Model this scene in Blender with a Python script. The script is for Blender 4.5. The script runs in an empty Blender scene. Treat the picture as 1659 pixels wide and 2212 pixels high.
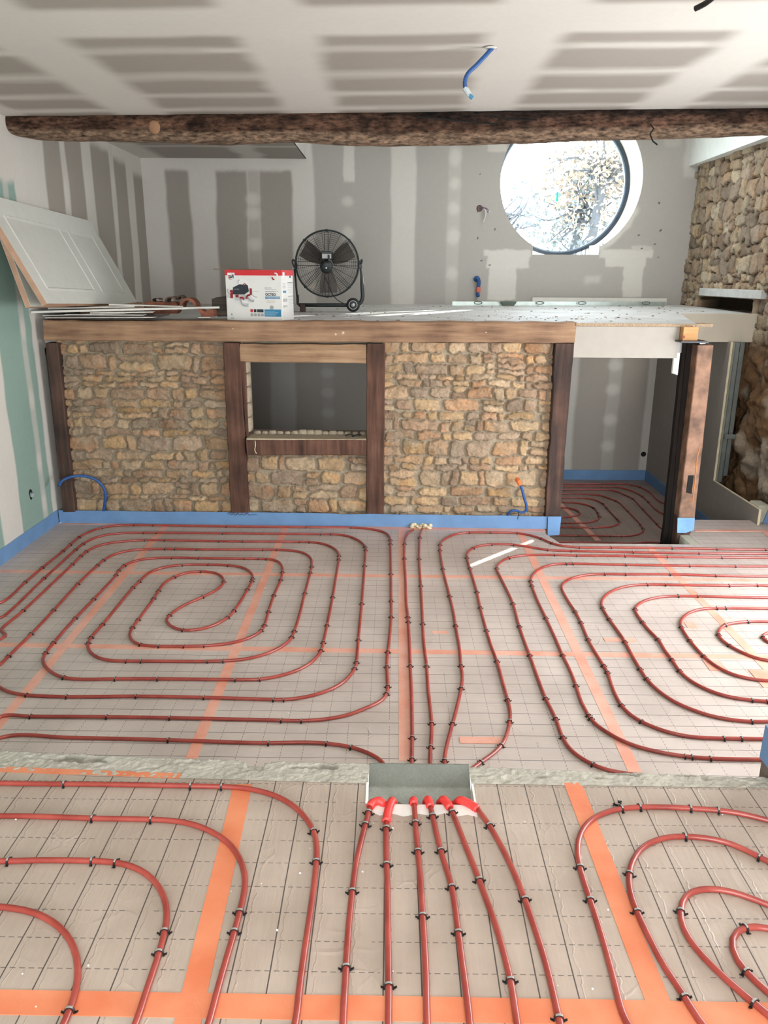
import bpy, math, random
import numpy as np
from mathutils import Vector, Matrix
random.seed(7); RNG = np.random.RandomState(11)
S = bpy.context.scene; COL = S.collection

# ---------------------------------------------------------------- camera
F = 1700.0; HX, HY = 829.5, 1106.0; CAMZ = 1.76
def _cam():
    f = np.array([850-HX, 597-HY, F]); f /= np.linalg.norm(f)
    ny = (-(794-HX)*(850-HX)-F*F)/(597-HY)
    d = np.array([794-HX, ny, F]); d /= np.linalg.norm(d)
    d -= f*d.dot(f); d /= np.linalg.norm(d)
    return np.cross(d, f), f, d
CR, CF, CD = _cam()          # world X, Y, -Z written in camera axes (x right, y down, z forward)
cd = bpy.data.cameras.new('camera'); cam = bpy.data.objects.new('camera', cd); COL.objects.link(cam)
M = Matrix(((CR[0], -CR[1], -CR[2], 0), (CF[0], -CF[1], -CF[2], 0), (-CD[0], CD[1], CD[2], CAMZ), (0, 0, 0, 1)))
cam.matrix_world = M
cd.sensor_fit = 'VERTICAL'; cd.sensor_height = 24.0; cd.lens = 24.0*F/2212.0; cd.clip_start = .02; cd.clip_end = 200
S.camera = cam
def ray(x, y):
    v = np.array([x-HX, y-HY, F]); return np.array([v@CR, v@CF, -(v@CD)])
def atz(x, y, z):
    r = ray(x, y); t = (z-CAMZ)/r[2]; return Vector((r[0]*t, r[1]*t, z))
def atY(x, y, Y):
    r = ray(x, y); t = Y/r[1]; return Vector((r[0]*t, Y, CAMZ+r[2]*t))
def atX(x, y, X):
    r = ray(x, y); t = X/r[0]; return Vector((X, r[1]*t, CAMZ+r[2]*t))

# ---------------------------------------------------------------- world, sun, daylight, exposure
w = bpy.data.worlds.new('sky'); S.world = w; w.use_nodes = True
bg = w.node_tree.nodes['Background']; bg.inputs[0].default_value = (.80, .91, 1.0, 1); bg.inputs[1].default_value = 7
sun = bpy.data.lights.new('sun', 'SUN'); sun.energy = 46; sun.angle = .008; sun.color = (1, .95, .86)
so = bpy.data.objects.new('sun', sun); COL.objects.link(so)
AZ = math.radians(46.5); EL = math.radians(18.9)
so.rotation_euler = Vector((math.cos(AZ)*math.cos(EL), math.sin(AZ)*math.cos(EL), math.sin(EL))).to_track_quat('Z', 'Y').to_euler()
def area(name, loc, target, sx, sy, energy, color=(1, 1, 1)):
    l = bpy.data.lights.new(name, 'AREA'); l.shape = 'RECTANGLE'; l.size = sx; l.size_y = sy; l.energy = energy; l.color = color
    o = bpy.data.objects.new(name, l); COL.objects.link(o); o.location = loc
    o.rotation_euler = (Vector(target)-Vector(loc)).to_track_quat('-Z', 'Y').to_euler(); return o
area('daylight_right_window', (3.60, 4.05, .95), (0, 3.9, .3), 2.5, 1.9, 165, (.93, .97, 1))
area('daylight_rear_window', (.2, -2.62, 1.25), (.2, 5, 1.0), 3.6, 1.9, 155, (1, .985, .96))
area('fill_rear_ceiling', (0, -.6, 2.885), (0, -.4, 0), 2.2, 1.3, 75, (1, .99, .97))  # added fill lamp under the closed ceiling, no roof window there
area('fill_mezzanine_ceiling', (2.0, 7.9, 3.66), (1.9, 8.0, 0), 1.6, .9, 48, (.95, .98, 1))  # added fill lamp over the mezzanine, its ceiling has no opening
area('daylight_lower_room', (3.2, 8.9, .9), (0, 8.2, -.2), .5, .4, 5, (.93, .97, 1))
S.view_settings.view_transform = 'Standard'; S.view_settings.look = 'None'
S.view_settings.exposure = 0.08; S.view_settings.gamma = 1.0
try: S.view_settings.use_curve_mapping = False
except Exception: pass

# ---------------------------------------------------------------- helpers: colour, noise, nodes
def lin(r, g=None, b=None):
    if g is None: r, g, b = r
    f = lambda c: (c/255)/12.92 if c/255 <= .04045 else ((c/255+.055)/1.055)**2.4
    return (f(r), f(g), f(b), 1)
def nlin(a):
    a = np.asarray(a, float)/255; return np.where(a <= .04045, a/12.92, ((a+.055)/1.055)**2.4)
def vnoise(x, y, seed=0):
    x = np.asarray(x, float); y = np.asarray(y, float)
    xi = np.floor(x).astype(np.int64); yi = np.floor(y).astype(np.int64); xf = x-xi; yf = y-yi
    u = xf*xf*(3-2*xf); v = yf*yf*(3-2*yf)
    def h(a, b):
        n = (a*374761393+b*668265263+seed*974711) & 0x7fffffff
        n = ((n ^ (n >> 13))*1274126177) & 0x7fffffff
        return ((n ^ (n >> 16)) & 0xffff)/65535.0
    return (h(xi, yi)*(1-u)+h(xi+1, yi)*u)*(1-v)+(h(xi, yi+1)*(1-u)+h(xi+1, yi+1)*u)*v
def fbm(x, y, seed=0, o=3):
    s = 0; a = .5
    for k in range(o): s = s+a*vnoise(x*2**k, y*2**k, seed+k); a *= .5
    return s/(1-.5**o)
def sstep(a, b, x):
    t = np.clip((x-a)/(b-a), 0, 1); return t*t*(3-2*t)
MATS = {}
def newmat(name):
    m = bpy.data.materials.new(name); m.use_nodes = True; nt = m.node_tree
    return m, nt, nt.nodes['Principled BSDF']
def N(nt, t, **k):
    n = nt.nodes.new(t)
    for a, b in k.items(): setattr(n, a, b)
    return n
def L(nt, a, b): nt.links.new(a, b)
def mth(nt, op, a, b=None, c=None):
    n = N(nt, 'ShaderNodeMath', operation=op)
    for i, v in enumerate((a, b, c)):
        if v is None: continue
        if isinstance(v, (int, float)): n.inputs[i].default_value = v
        else: L(nt, v, n.inputs[i])
    return n.outputs[0]
def mix(nt, fac, a, b):
    n = N(nt, 'ShaderNodeMix', data_type='RGBA')
    for i, v in ((0, fac), (6, a), (7, b)):
        if isinstance(v, (int, float)): n.inputs[i].default_value = v
        elif isinstance(v, tuple): n.inputs[i].default_value = v
        else: L(nt, v, n.inputs[i])
    return n.outputs[2]
def noise(nt, vec, scale, detail=3, rough=.55):
    n = N(nt, 'ShaderNodeTexNoise'); n.inputs['Scale'].default_value = scale; n.inputs['Detail'].default_value = detail
    n.inputs['Roughness'].default_value = rough
    if vec is not None: L(nt, vec, n.inputs['Vector'])
    return n.outputs['Fac']
def posvec(nt, scale=(1, 1, 1)):
    g = N(nt, 'ShaderNodeNewGeometry'); mp = N(nt, 'ShaderNodeMapping'); mp.inputs['Scale'].default_value = scale
    L(nt, g.outputs['Position'], mp.inputs['Vector']); return mp.outputs[0]
def bump(nt, bs, h, strength=.3, dist=.01):
    b = N(nt, 'ShaderNodeBump'); b.inputs['Strength'].default_value = strength; b.inputs['Distance'].default_value = dist
    L(nt, h, b.inputs['Height']); L(nt, b.outputs[0], bs.inputs['Normal'])
def ramp(nt, fac, pts):
    r = N(nt, 'ShaderNodeValToRGB'); e = r.color_ramp.elements
    while len(e) < len(pts): e.new(.5)
    for i, (p, c) in enumerate(pts): e[i].position = p; e[i].color = c
    L(nt, fac, r.inputs[0]); return r.outputs[0]
def plain(name, rgb, rough=.6, metal=0, var=.08, scale=12, bmp=.1, spec=.5):
    if name in MATS: return MATS[name]
    m, nt, bs = newmat(name); c = lin(rgb); d = tuple(x*(1-2*var) for x in c[:3])+(1,); e = tuple(min(1, x*(1+var)) for x in c[:3])+(1,)
    v = posvec(nt); f = noise(nt, v, scale, 4); L(nt, ramp(nt, f, [(.3, d), (.7, e)]), bs.inputs['Base Color'])
    bs.inputs['Roughness'].default_value = rough; bs.inputs['Metallic'].default_value = metal
    bs.inputs['Specular IOR Level'].default_value = spec
    if bmp: bump(nt, bs, noise(nt, v, scale*6, 3), bmp, .004)
    MATS[name] = m; return m
def wood(name, dark, mid, light, axis='X', rough=.75, grain=1.0, bmp=.35):
    if name in MATS: return MATS[name]
    m, nt, bs = newmat(name)
    sc = {'X': (1.6, 26, 26), 'Z': (26, 26, 1.6), 'Y': (26, 1.6, 26)}[axis]
    v = posvec(nt, sc); f = noise(nt, v, grain, 5, .6); v2 = posvec(nt); f2 = noise(nt, v2, 3.5, 3)
    g = mth(nt, 'ADD', mth(nt, 'MULTIPLY', f, .6), mth(nt, 'MULTIPLY', f2, .4))
    L(nt, ramp(nt, g, [(.32, lin(dark)), (.5, lin(mid)), (.68, lin(light))]), bs.inputs['Base Color'])
    bs.inputs['Roughness'].default_value = rough; bs.inputs['Specular IOR Level'].default_value = .3
    bump(nt, bs, f, bmp, .006); MATS[name] = m; return m
def vcol(name, rough=.8, bs_scale=60, bmp=.15, spec=.3, dist=.003, grain=.22, cs=(1, 1, 1)):
    if name in MATS: return MATS[name]
    m, nt, bs = newmat(name); a = N(nt, 'ShaderNodeVertexColor'); a.layer_name = 'Col'
    v = posvec(nt, cs); f = noise(nt, v, bs_scale, 5, .6)
    c = mix(nt, mth(nt, 'MULTIPLY', mth(nt, 'MAXIMUM', mth(nt, 'SUBTRACT', f, .3), 0.0), grain*2), a.outputs['Color'], (.0, .0, .0, 1))
    L(nt, c, bs.inputs['Base Color']); bs.inputs['Roughness'].default_value = rough; bs.inputs['Specular IOR Level'].default_value = spec
    bump(nt, bs, f, bmp, dist); MATS[name] = m; return m

# ---------------------------------------------------------------- helpers: meshes and objects
def props(o, label=None, cat=None, group=None, kind=None):
    if label: o['label'] = label
    if cat: o['category'] = cat
    if group: o['group'] = group
    if kind: o['kind'] = kind
    return o
def mesh_obj(name, V, Fc, mat, parent=None, smooth=False, origin=True, cols=None):
    V = np.asarray(V, float).reshape(-1, 3)
    if parent is not None: org = np.array(parent.matrix_world.translation) if parent.type != 'EMPTY' else np.array(parent.location)
    elif origin: org = np.array([(V[:, 0].min()+V[:, 0].max())/2, (V[:, 1].min()+V[:, 1].max())/2, V[:, 2].min()])
    else: org = np.zeros(3)
    wl = np.zeros(3)
    p = parent
    while p is not None: wl += np.array(p.location); p = p.parent
    if parent is not None: org = wl
    me = bpy.data.meshes.new(name); me.from_pydata((V-org).tolist(), [], Fc if isinstance(Fc, list) else Fc.tolist())
    if cols is not None:
        a = me.color_attributes.new('Col', 'FLOAT_COLOR', 'POINT')
        c4 = np.ones((len(V), 4)); c4[:, :3] = cols; a.data.foreach_set('color', c4.ravel())
    me.materials.append(mat)
    if smooth: me.polygons.foreach_set('use_smooth', [True]*len(me.polygons))
    me.update()
    o = bpy.data.objects.new(name, me); COL.objects.link(o)
    if parent is not None: o.parent = parent
    else: o.location = org
    return o
class MB:
    def __init__(s): s.v = []; s.f = []
    def add(s, V, Fc):
        n = len(s.v); s.v += [tuple(p) for p in V]; s.f += [tuple(i+n for i in f) for f in Fc]; return s
    def box(s, x0, x1, y0, y1, z0, z1, b=0.0):
        if b <= 0:
            V = [(x, y, z) for z in (z0, z1) for y in (y0, y1) for x in (x0, x1)]
            return s.add(V, [(0, 2, 3, 1), (4, 5, 7, 6), (0, 1, 5, 4), (2, 6, 7, 3), (0, 4, 6, 2), (1, 3, 7, 5)])
        V = []; c = [(x0, x1), (y0, y1), (z0, z1)]; idx = {}
        for i in (0, 1):
            for j in (0, 1):
                for k in (0, 1):
                    for a in range(3):
                        p = [c[0][i], c[1][j], c[2][k]]; q = [(1, -1)[i], (1, -1)[j], (1, -1)[k]]
                        for t in range(3):
                            if t != a: p[t] += q[t]*b
                        idx[(i, j, k, a)] = len(V); V.append(p)
        def I(i, j, k, a): return idx[(i, j, k, a)]
        Fc = []
        for e in (0, 1):
            Fc += [(I(e,0,0,0), I(e,1,0,0), I(e,1,1,0), I(e,0,1,0)), (I(0,e,0,1), I(1,e,0,1), I(1,e,1,1), I(0,e,1,1)), (I(0,0,e,2), I(1,0,e,2), I(1,1,e,2), I(0,1,e,2))]
            for g in (0, 1):
                Fc += [(I(e,g,0,0), I(e,g,1,0), I(e,g,1,1), I(e,g,0,1)), (I(e,0,g,0), I(e,1,g,0), I(e,1,g,2), I(e,0,g,2)), (I(0,e,g,1), I(1,e,g,1), I(1,e,g,2), I(0,e,g,2))]
        for i in (0, 1):
            for j in (0, 1):
                for k in (0, 1): Fc.append((I(i,j,k,0), I(i,j,k,1), I(i,j,k,2)))
        return s.add(V, Fc)
    def prism(s, poly, vec):
        n = len(poly); P = [Vector(p) for p in poly]; Q = [p+Vector(vec) for p in P]
        return s.add(P+Q, [tuple(range(n))[::-1], tuple(range(n, 2*n))]+[(i, (i+1) % n, n+(i+1) % n, n+i) for i in range(n)])
    def tube(s, pts, r, n=8, closed=False, cap=True):
        P = [Vector(p) for p in pts]; m = len(P); base = len(s.v); up = None
        for i, p in enumerate(P):
            a = P[(i-1) % m] if (closed or i) else p; b = P[(i+1) % m] if (closed or i < m-1) else p
            t = (b-a).normalized() if (b-a).length > 1e-9 else Vector((1, 0, 0))
            if up is None: up = Vector((0, 0, 1)) if abs(t.z) < .9 else Vector((1, 0, 0))
            sd = t.cross(up).normalized(); up = sd.cross(t).normalized(); rr = r[i] if hasattr(r, '__len__') else r
            for k in range(n):
                an = 2*math.pi*k/n; s.v.append(tuple(p+sd*math.cos(an)*rr+up*math.sin(an)*rr))
        for i in range(m if closed else m-1):
            j = (i+1) % m
            for k in range(n): s.f.append((base+i*n+k, base+i*n+(k+1) % n, base+j*n+(k+1) % n, base+j*n+k))
        if cap and not closed:
            s.f.append(tuple(base+k for k in range(n))[::-1]); s.f.append(tuple(base+(m-1)*n+k for k in range(n)))
        return s
    def loft(s, secs, closed=True):
        base = len(s.v); n = len(secs[0])
        for q in secs: s.v += [tuple(p) for p in q]
        for i in range(len(secs)-1):
            for k in range(n): s.f.append((base+i*n+k, base+i*n+(k+1) % n, base+(i+1)*n+(k+1) % n, base+(i+1)*n+k))
        s.f.append(tuple(base+k for k in range(n))[::-1]); s.f.append(tuple(base+(len(secs)-1)*n+k for k in range(n)))
        return s
    def lathe(s, c, axis, prof, n=24):
        ax = Vector(axis).normalized(); u = ax.orthogonal().normalized(); v = ax.cross(u)
        return s.loft([[Vector(c)+ax*h+(u*math.cos(2*math.pi*k/n)+v*math.sin(2*math.pi*k/n))*max(r, 1e-4) for k in range(n)] for r, h in prof])
    def build(s, name, mat, parent=None, smooth=False): return mesh_obj(name, s.v, s.f, mat, parent, smooth)
def thing(name, loc, label, cat, group=None):
    o = bpy.data.objects.new(name, None); COL.objects.link(o); o.location = loc; o.empty_display_size = .1
    return props(o, label, cat, group)
def autosm(o, deg=35):
    o.data.polygons.foreach_set('use_smooth', [True]*len(o.data.polygons))
    try: o.data.set_sharp_from_angle(angle=math.radians(deg))
    except Exception: pass
    return o
def gridfaces(nu, nv, keep=None):
    i = np.arange(nu-1)[:, None]; j = np.arange(nv-1)[None, :]
    a = i*nv+j; q = np.stack([a, a+nv, a+nv+1, a+1], -1).reshape(-1, 4)
    return q if keep is None else q[keep.reshape(-1)]
def sheet(name, p0, u, v, lu, lv, res, colf, mat, holef=None, snap=None, heightf=None, parent=None, flip=False, smooth=True):
    """grid in the plane p0+u*a+v*b with per-vertex colours colf(A,B)->rgb, cut by holef, displaced along u x v"""
    nu = int(lu/res)+2; nv = int(lv/res)+2
    A, B = np.meshgrid(np.linspace(0, lu, nu), np.linspace(0, lv, nv), indexing='ij')
    A0, B0 = A.copy(), B.copy()
    if snap: A, B = snap(A, B)
    u = np.array(u, float); v = np.array(v, float); n = np.cross(u, v)
    H = heightf(A, B) if heightf else None; C = colf(A, B)
    V = np.array(p0)+A[..., None]*u+B[..., None]*v
    if H is not None: V = V+H[..., None]*n
    keep = None
    if holef:
        cc = lambda X: (X[:-1, :-1]+X[1:, :-1]+X[1:, 1:]+X[:-1, 1:])/4
        keep = ~holef(cc(A), cc(B))
    q = gridfaces(nu, nv, keep)
    used = np.unique(q); mp = -np.ones(nu*nv, int); mp[used] = np.arange(len(used)); q = mp[q]
    if flip: q = q[:, ::-1]
    return mesh_obj(name, V.reshape(-1, 3)[used], q, mat, parent, smooth, cols=C.reshape(-1, 3)[used])
def catmull(P, step):
    P = [np.array(p, float) for p in P]; Q = [2*P[0]-P[1]]+P+[2*P[-1]-P[-2]]; out = []
    for i in range(1, len(Q)-2):
        a, b, c, d = Q[i-1:i+3]; n = max(1, int(np.linalg.norm(c-b)/step))
        t01 = np.linalg.norm(b-a)**.5+1e-6; t12 = np.linalg.norm(c-b)**.5+1e-6; t23 = np.linalg.norm(d-c)**.5+1e-6
        m1 = (c-b)+t12*((b-a)/t01-(c-a)/(t01+t12)); m2 = (c-b)+t12*((d-c)/t23-(d-b)/(t12+t23))
        for k in range(n):
            t = k/n; out.append((2*t**3-3*t*t+1)*b+(t**3-2*t*t+t)*m1+(-2*t**3+3*t*t)*c+(t**3-t*t)*m2)
    out.append(P[-1]); return out
# ---------------------------------------------------------------- levels and main dimensions (metres)
XL, XR = -2.95, 3.53; ZF, ZLOW, ZC = -.35, -.74, 2.945
YT, YB = 6.6, 9.9                         # front of the timber wall, back wall
def zmez(Y, X=0): return 1.395+.0125*(Y-6.6)+.004*(X)
def mezpt(x, y, dz=0):                     # point on the sloping mezzanine floor
    Y = 7.5
    for _ in range(30):
        p = atz(x, y, zmez(Y)+dz); Y = .5*Y+.5*min(max(p.y, 6.6), 9.88)
    r = ray(x, y); t = Y/r[1]; return Vector((r[0]*t, Y, zmez(Y, r[0]*t)+dz))
BOARD = nlin((158, 150, 141)); COMP = nlin((207, 202, 194)); GREEN = nlin((138, 162, 152)); GREYB = nlin((166, 162, 155))
def band(x, a, b, soft=.02): return sstep(a-soft, a+soft, x)*(1-sstep(b-soft, b+soft, x))
def lerp(base, col, m): return base*(1-m[..., None])+col*m[..., None]
M_pl = vcol('plasterboard_with_filler', .85, 25, .02, grain=.05); M_stone = vcol('rubble_stone', .9, 60, .8, .15, .008, grain=.42)
M_white = plain('white_plaster', (214, 212, 206), .85, bmp=.04, var=.03)
M_dark = plain('dark_void', (22, 20, 18), .95)

# ---------------------------------------------------------------- left wall
def col_left_front(A, B):                  # A along +Y from 4.5, B up from ZF
    Y = 4.5+A; Z = ZF+B; wob = (fbm(Z*2.5, Y*2, 3)-.5)*.05; wf = (fbm(Z*9, Y*9, 5)-.5)*.03
    C = np.zeros(A.shape+(3,))+GREEN
    y0, y1 = atX(7, 1153, XL).y, atX(52, 1163, XL).y; ys = atX(64, 829, XL).y
    C = lerp(C, COMP, band(Y+wob, y0, y1, .012))
    C = lerp(C, COMP*.93, band(Y+wob*.7, ys-.045, ys+.045, .015)*.62)
    sp = sum(np.exp(-(((Y-ys)/.045)**2+((Z-z0)/.09)**2)**2) for z0 in (1.35, .78, .25, -.1, 1.85))
    C = lerp(C, COMP, np.clip(sp, 0, 1)*.8)
    C = lerp(C, COMP, sstep(6.535, 6.56, Y+wf))
    top = atX(30, 393, XL).z
    C = lerp(C, COMP, sstep(top-.04, top+.03, Z+wf*2))
    C = lerp(C, COMP*.97, band(Y+wob, 5.05, 5.12, .02)*.7)
    C = C*(.97+.06*fbm(Y*3, Z*3, 8))[..., None]
    return C
props(sheet('wall_left', (XL, 4.5, ZF), (0, 1, 0), (0, 0, 1), 2.25, 3.32, .012, col_left_front, M_pl), kind='structure')
props(sheet('wall_left', (XL, -2.6, ZF), (0, 1, 0), (0, 0, 1), 7.1, 3.32, .5, lambda A, B: np.zeros(A.shape+(3,))+GREEN, M_pl), kind='structure')
def col_left_back(A, B):
    Y = 6.75+A; Z = 1.1+B; C = np.zeros(A.shape+(3,))+COMP
    wob = (fbm(Z*2, Y*3, 13)-.5)*.06; wf = (fbm(Z*11, Y*8, 15)-.5)*.03
    for (a, b, zt) in ((101, 137, 3.3), (148, 181, 3.3), (203, 240, 2.98), (249, 274, 2.93), (289, 312, 2.86), (320, 328, 2.8)):
        ya, yb = atX(a, 399, XL).y, atX(b, 399, XL).y
        C = lerp(C, BOARD, band(Y+wob, ya, yb, .022)*(1-sstep(zt-.05, zt+.05, Z+wf)))
    for (p, zz) in ((142, (2.95, 2.45, 1.9)), (245, (2.7, 2.3, 1.95, 1.65)), (316, (2.6, 2.2, 1.8))):
        yc = atX(p, 399, XL).y
        C = lerp(C, COMP*.86, band(Y+wob, yc-.05, yc+.05, .02)*.4)
        for z0 in zz: C = lerp(C, COMP*1.05, np.exp(-(((Y-yc)/.055)**2+((Z-z0)/.13)**2)**2)*.8)
    return C
props(sheet('wall_left', (XL, 6.75, 1.1), (0, 1, 0), (0, 0, 1), 3.15, 2.6, .012, col_left_back, M_pl), kind='structure')
props(sheet('wall_left', (XL, 6.75, ZLOW), (0, 1, 0), (0, 0, 1), 3.15, 1.9, .3, lambda A, B: np.zeros(A.shape+(3,))+BOARD, M_pl), kind='structure')

# ---------------------------------------------------------------- back wall, upper part with the round opening
WX, WZ, WR = 2.06, 2.843, .826
BOARD_LIT = nlin((172, 167, 160))  # same raw board as BOARD, lighter tone stands in for stronger light
def col_back(A, B):
    X = XL+A; Z = 1.1+B; C = np.zeros(A.shape+(3,))+BOARD_LIT
    wob = (fbm(Z*2.2, X*2, 23)-.5)*.05; wf = (fbm(Z*12, X*12, 25)-.5)*.035
    px = lambda p: atY(p, 450, YB).x
    left = 1-sstep(px(679)-.02, px(679)+.02, X+wob); C = lerp(C, COMP, left)
    for a, b in ((363, 413), (468, 534), (561, 631)):
        C = lerp(C, BOARD*.96, band(X+wob, px(a), px(b), .022)*(1-sstep(2.9, 2.96, Z+wf)))
    C = lerp(C, BOARD*1.15, band(X+wob, px(536), px(560), .015)*(1-sstep(2.9, 2.96, Z))*.75)
    for z0 in (2.62, 2.46, 2.12, 1.75): C = lerp(C, COMP, np.exp(-(((X-px(547))/.085)**2+((Z-z0-wf)/.075)**2)**2)*.8)
    C = lerp(C, COMP, band(X+wf, px(742), px(766), .012)*sstep(2.79, 2.83, Z+wf))
    for z0, s in ((2.6, .06), (2.24, .09), (1.98, .085)): C = lerp(C, COMP, np.exp(-(((X-px(751)-wf)/.07)**2+((Z-z0)/s)**2)**2)*.75)
    C = lerp(C, COMP, band(X+wob, px(845), px(897), .02)*.92)
    C = lerp(C, COMP*.86, band(X+wob*.5, px(967), px(994), .015)*.55)
    for z0, s in ((3.08, .1), (2.8, .07), (2.53, .075), (2.22, .1), (1.8, .08)): C = lerp(C, COMP, np.exp(-(((X-px(981)-wf)/.07)**2+((Z-z0)/s)**2)**2)*.85)
    q = lambda cx, cy: atY(1000+cx/2.517, 280+cy/2.517, YB)
    def rect(C, x0, y0, x1, y1, m=.95, s=.012):
        a, b = q(x0, y1), q(x1, y0); return lerp(C, COMP, band(X+wf, a.x, b.x, s)*band(Z+wf, a.z, b.z, s)*m)
    C = rect(C, 110, 655, 375, 690); C = rect(C, 130, 688, 362, 752); C = rect(C, 135, 740, 292, 925)
    C = rect(C, 745, 655, 1035, 695); C = rect(C, 770, 690, 995, 745); C = rect(C, 862, 735, 985, 915); C = rect(C, 915, 632, 1030, 655, .6)
    C = rect(C, 135, 40, 240, 120, .7); C = rect(C, 660, 798, 745, 836, .55, .03); C = rect(C, 1195, 30, 1300, 262, .6, .03); C = rect(C, 1090, 40, 1190, 90, .35, .03)
    C = rect(C, 1062, 210, 1070, 355, .5, .004); C = rect(C, 121, 180, 126, 640, .35, .004)
    d = np.hypot(X-WX, Z-WZ); ang = np.arctan2(Z-WZ, X-WX)
    C = lerp(C, COMP, (1-sstep(WR+.03, WR+.075, d+wf))*band(ang, -1.15, -.35, .06)*.9)
    for sx, sz in ((1.0, 2.9), (.98, 2.5), (1.0, 2.2), (1.2, 2.3), (1.05, 1.95), (3.15, 2.3), (3.1, 2.6), (3.16, 2.0), (2.95, 2.1), (1.15, 1.9), (2.9, 2.25), (3.1, 2.15)):
        C = lerp(C, nlin((70, 62, 58)), 1.0*(np.hypot(X-sx, Z-sz) < .009))
    return C
def win_hole(A, B):
    X = XL+A; Z = 1.1+B
    return (np.hypot(X-WX, Z-WZ) < WR) | ((np.abs(X-2.05) < .395) & (Z > 2.02) & (Z < 2.4))
def win_snap(A, B):
    X = XL+A-WX; Z = 1.1+B-WZ; d = np.hypot(X, Z); m = (np.abs(d-WR) < .009) & (Z > -.72); k = np.where(m, WR/np.maximum(d, .01), 1)
    return A+X*(k-1), B+Z*(k-1)
props(sheet('wall_back', (XL, YB, 1.1), (1, 0, 0), (0, 0, 1), XR-XL+.15, 2.75, .0125, col_back, M_pl, win_hole, win_snap), kind='structure')
# lower part, behind the doorway and the serving hatch
def col_low(A, B):
    X = XL+A; Z = ZLOW+B; C = np.zeros(A.shape+(3,))+BOARD; wob = (fbm(Z*2.2, X*2, 33)-.5)*.05; wf = (fbm(Z*12, X*12, 35)-.5)*.035
    px = lambda p, y=820: atY(p, y, YB).x
    C = lerp(C, COMP*.9, band(X+wob, px(1200), px(1247), .03)*.9)
    C = lerp(C, COMP*.78, band(X+wob, px(1313), px(1340), .015)*.5)
    for z0 in (.88, .72, .42, .04, -.3, 1.0): C = lerp(C, COMP, np.exp(-(((X-px(1326))/.085)**2+((Z-z0)/.075)**2)**2)*.7)
    C = lerp(C, COMP*.92, band(X+wob*.6, px(1399), px(1421), .015)*.9)
    C = lerp(C, COMP*.8, band(X+wob, px(585), px(638), .03)*.8)
    C = lerp(C, COMP*.7, band(X+wob, px(696), px(720), .03)*.3)
    for z0 in (.85, .6, .35, .1): C = lerp(C, COMP*.8, np.exp(-(((X-px(708))/.085)**2+((Z-z0)/.06)**2)**2)*.6)
    return C
props(sheet('wall_back', (XL, YB, ZLOW), (1, 0, 0), (0, 0, 1), 3.27-XL, 1.9, .014, col_low, M_pl), kind='structure')
o = MB(); p = atY(1390, 981, YB); o.lathe((p.x, YB-.004, p.z), (0, 1, 0), [(.03, 0), (.033, .001), (.033, .02)], 20)
o = o.build('socket_hole', M_dark); props(o, 'round black socket hole in the drywall of the room behind the doorway', 'wall box')

# window ring, reveal, glass
mb = MB(); ring = []
n = 96; YR = 10.45
angs = [2*math.pi*k/n for k in range(n)]
def P(r, a, y): return (WX+r*math.cos(a), y, WZ+r*math.sin(a))
V = [P(WR, a, y) for y in (YB, 10.56) for a in angs]; Fc = [(k, (k+1) % n, n+(k+1) % n, n+k) for k in range(n) if not (-2.1 < ((angs[k]+math.pi) % (2*math.pi)-math.pi) < -1.04)]
mb.add(V, Fc)
zb = 2.02
mb.add([(1.655, YB, zb), (2.445, YB, zb), (2.445, 10.56, zb), (1.655, 10.56, zb), (1.655, YB, zb+.12), (2.445, YB, zb+.12), (2.445, 10.56, zb+.12), (1.655, 10.56, zb+.12)],
       [(0, 1, 2, 3), (0, 3, 7, 4), (1, 5, 6, 2)])
props(mb.build('window_1', M_white, smooth=False), kind='structure')
M_frame = plain('dark_window_metal', (58, 66, 78), .4, .3, bmp=0)
def annulus(name, r0, r1, y0, y1, mat, parent=None):
    V = [P(r, a, y) for a in angs for (r, y) in ((r0, y0), (r1, y0), (r1, y1), (r0, y1))]
    Fc = [(4*k+j, 4*k+(j+1) % 4, 4*((k+1) % n)+(j+1) % 4, 4*((k+1) % n)+j) for k in range(n) for j in range(4)]
    return autosm(mesh_obj(name, V, Fc, mat, parent))
fr = thing('round_window', (WX, YR, WZ-WR), 'large round window with a dark metal rim in the back wall above the mezzanine', 'window')
wf_ = annulus('window_frame', .785, .823, YR-.03, YR+.05, M_frame, fr); annulus('inner_bead', .768, .79, YR-.012, YR+.04, plain('blue_grey_bead', (120, 140, 160), .4), wf_)
m, nt, bs = newmat('window_glass'); tr_ = N(nt, 'ShaderNodeBsdfTransparent'); tr_.inputs[0].default_value = (.93, .98, 1, 1); gl_ = N(nt, 'ShaderNodeBsdfGlossy'); gl_.inputs['Roughness'].default_value = .01; fr_ = N(nt, 'ShaderNodeFresnel'); mx_ = N(nt, 'ShaderNodeMixShader'); L(nt, fr_.outputs[0], mx_.inputs[0]); L(nt, tr_.outputs[0], mx_.inputs[1]); L(nt, gl_.outputs[0], mx_.inputs[2]); L(nt, mx_.outputs[0], nt.nodes['Material Output'].inputs[0]); nt.nodes.remove(bs)
M_glass = m
mesh_obj('glass_pane', [P(.78, a, YR+.01) for a in angs], [tuple(range(n))], M_glass, fr)
p = atY(1204, 425, YR)
t = MB().box(p.x-.012, p.x+.012, YR+.0, YR+.006, p.z-.055, p.z+.055).build('glass_sticker', plain('turquoise_sticker', (0, 200, 205), .5, bmp=0), fr); t['label'] = 'turquoise sticker on the glass'

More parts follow.
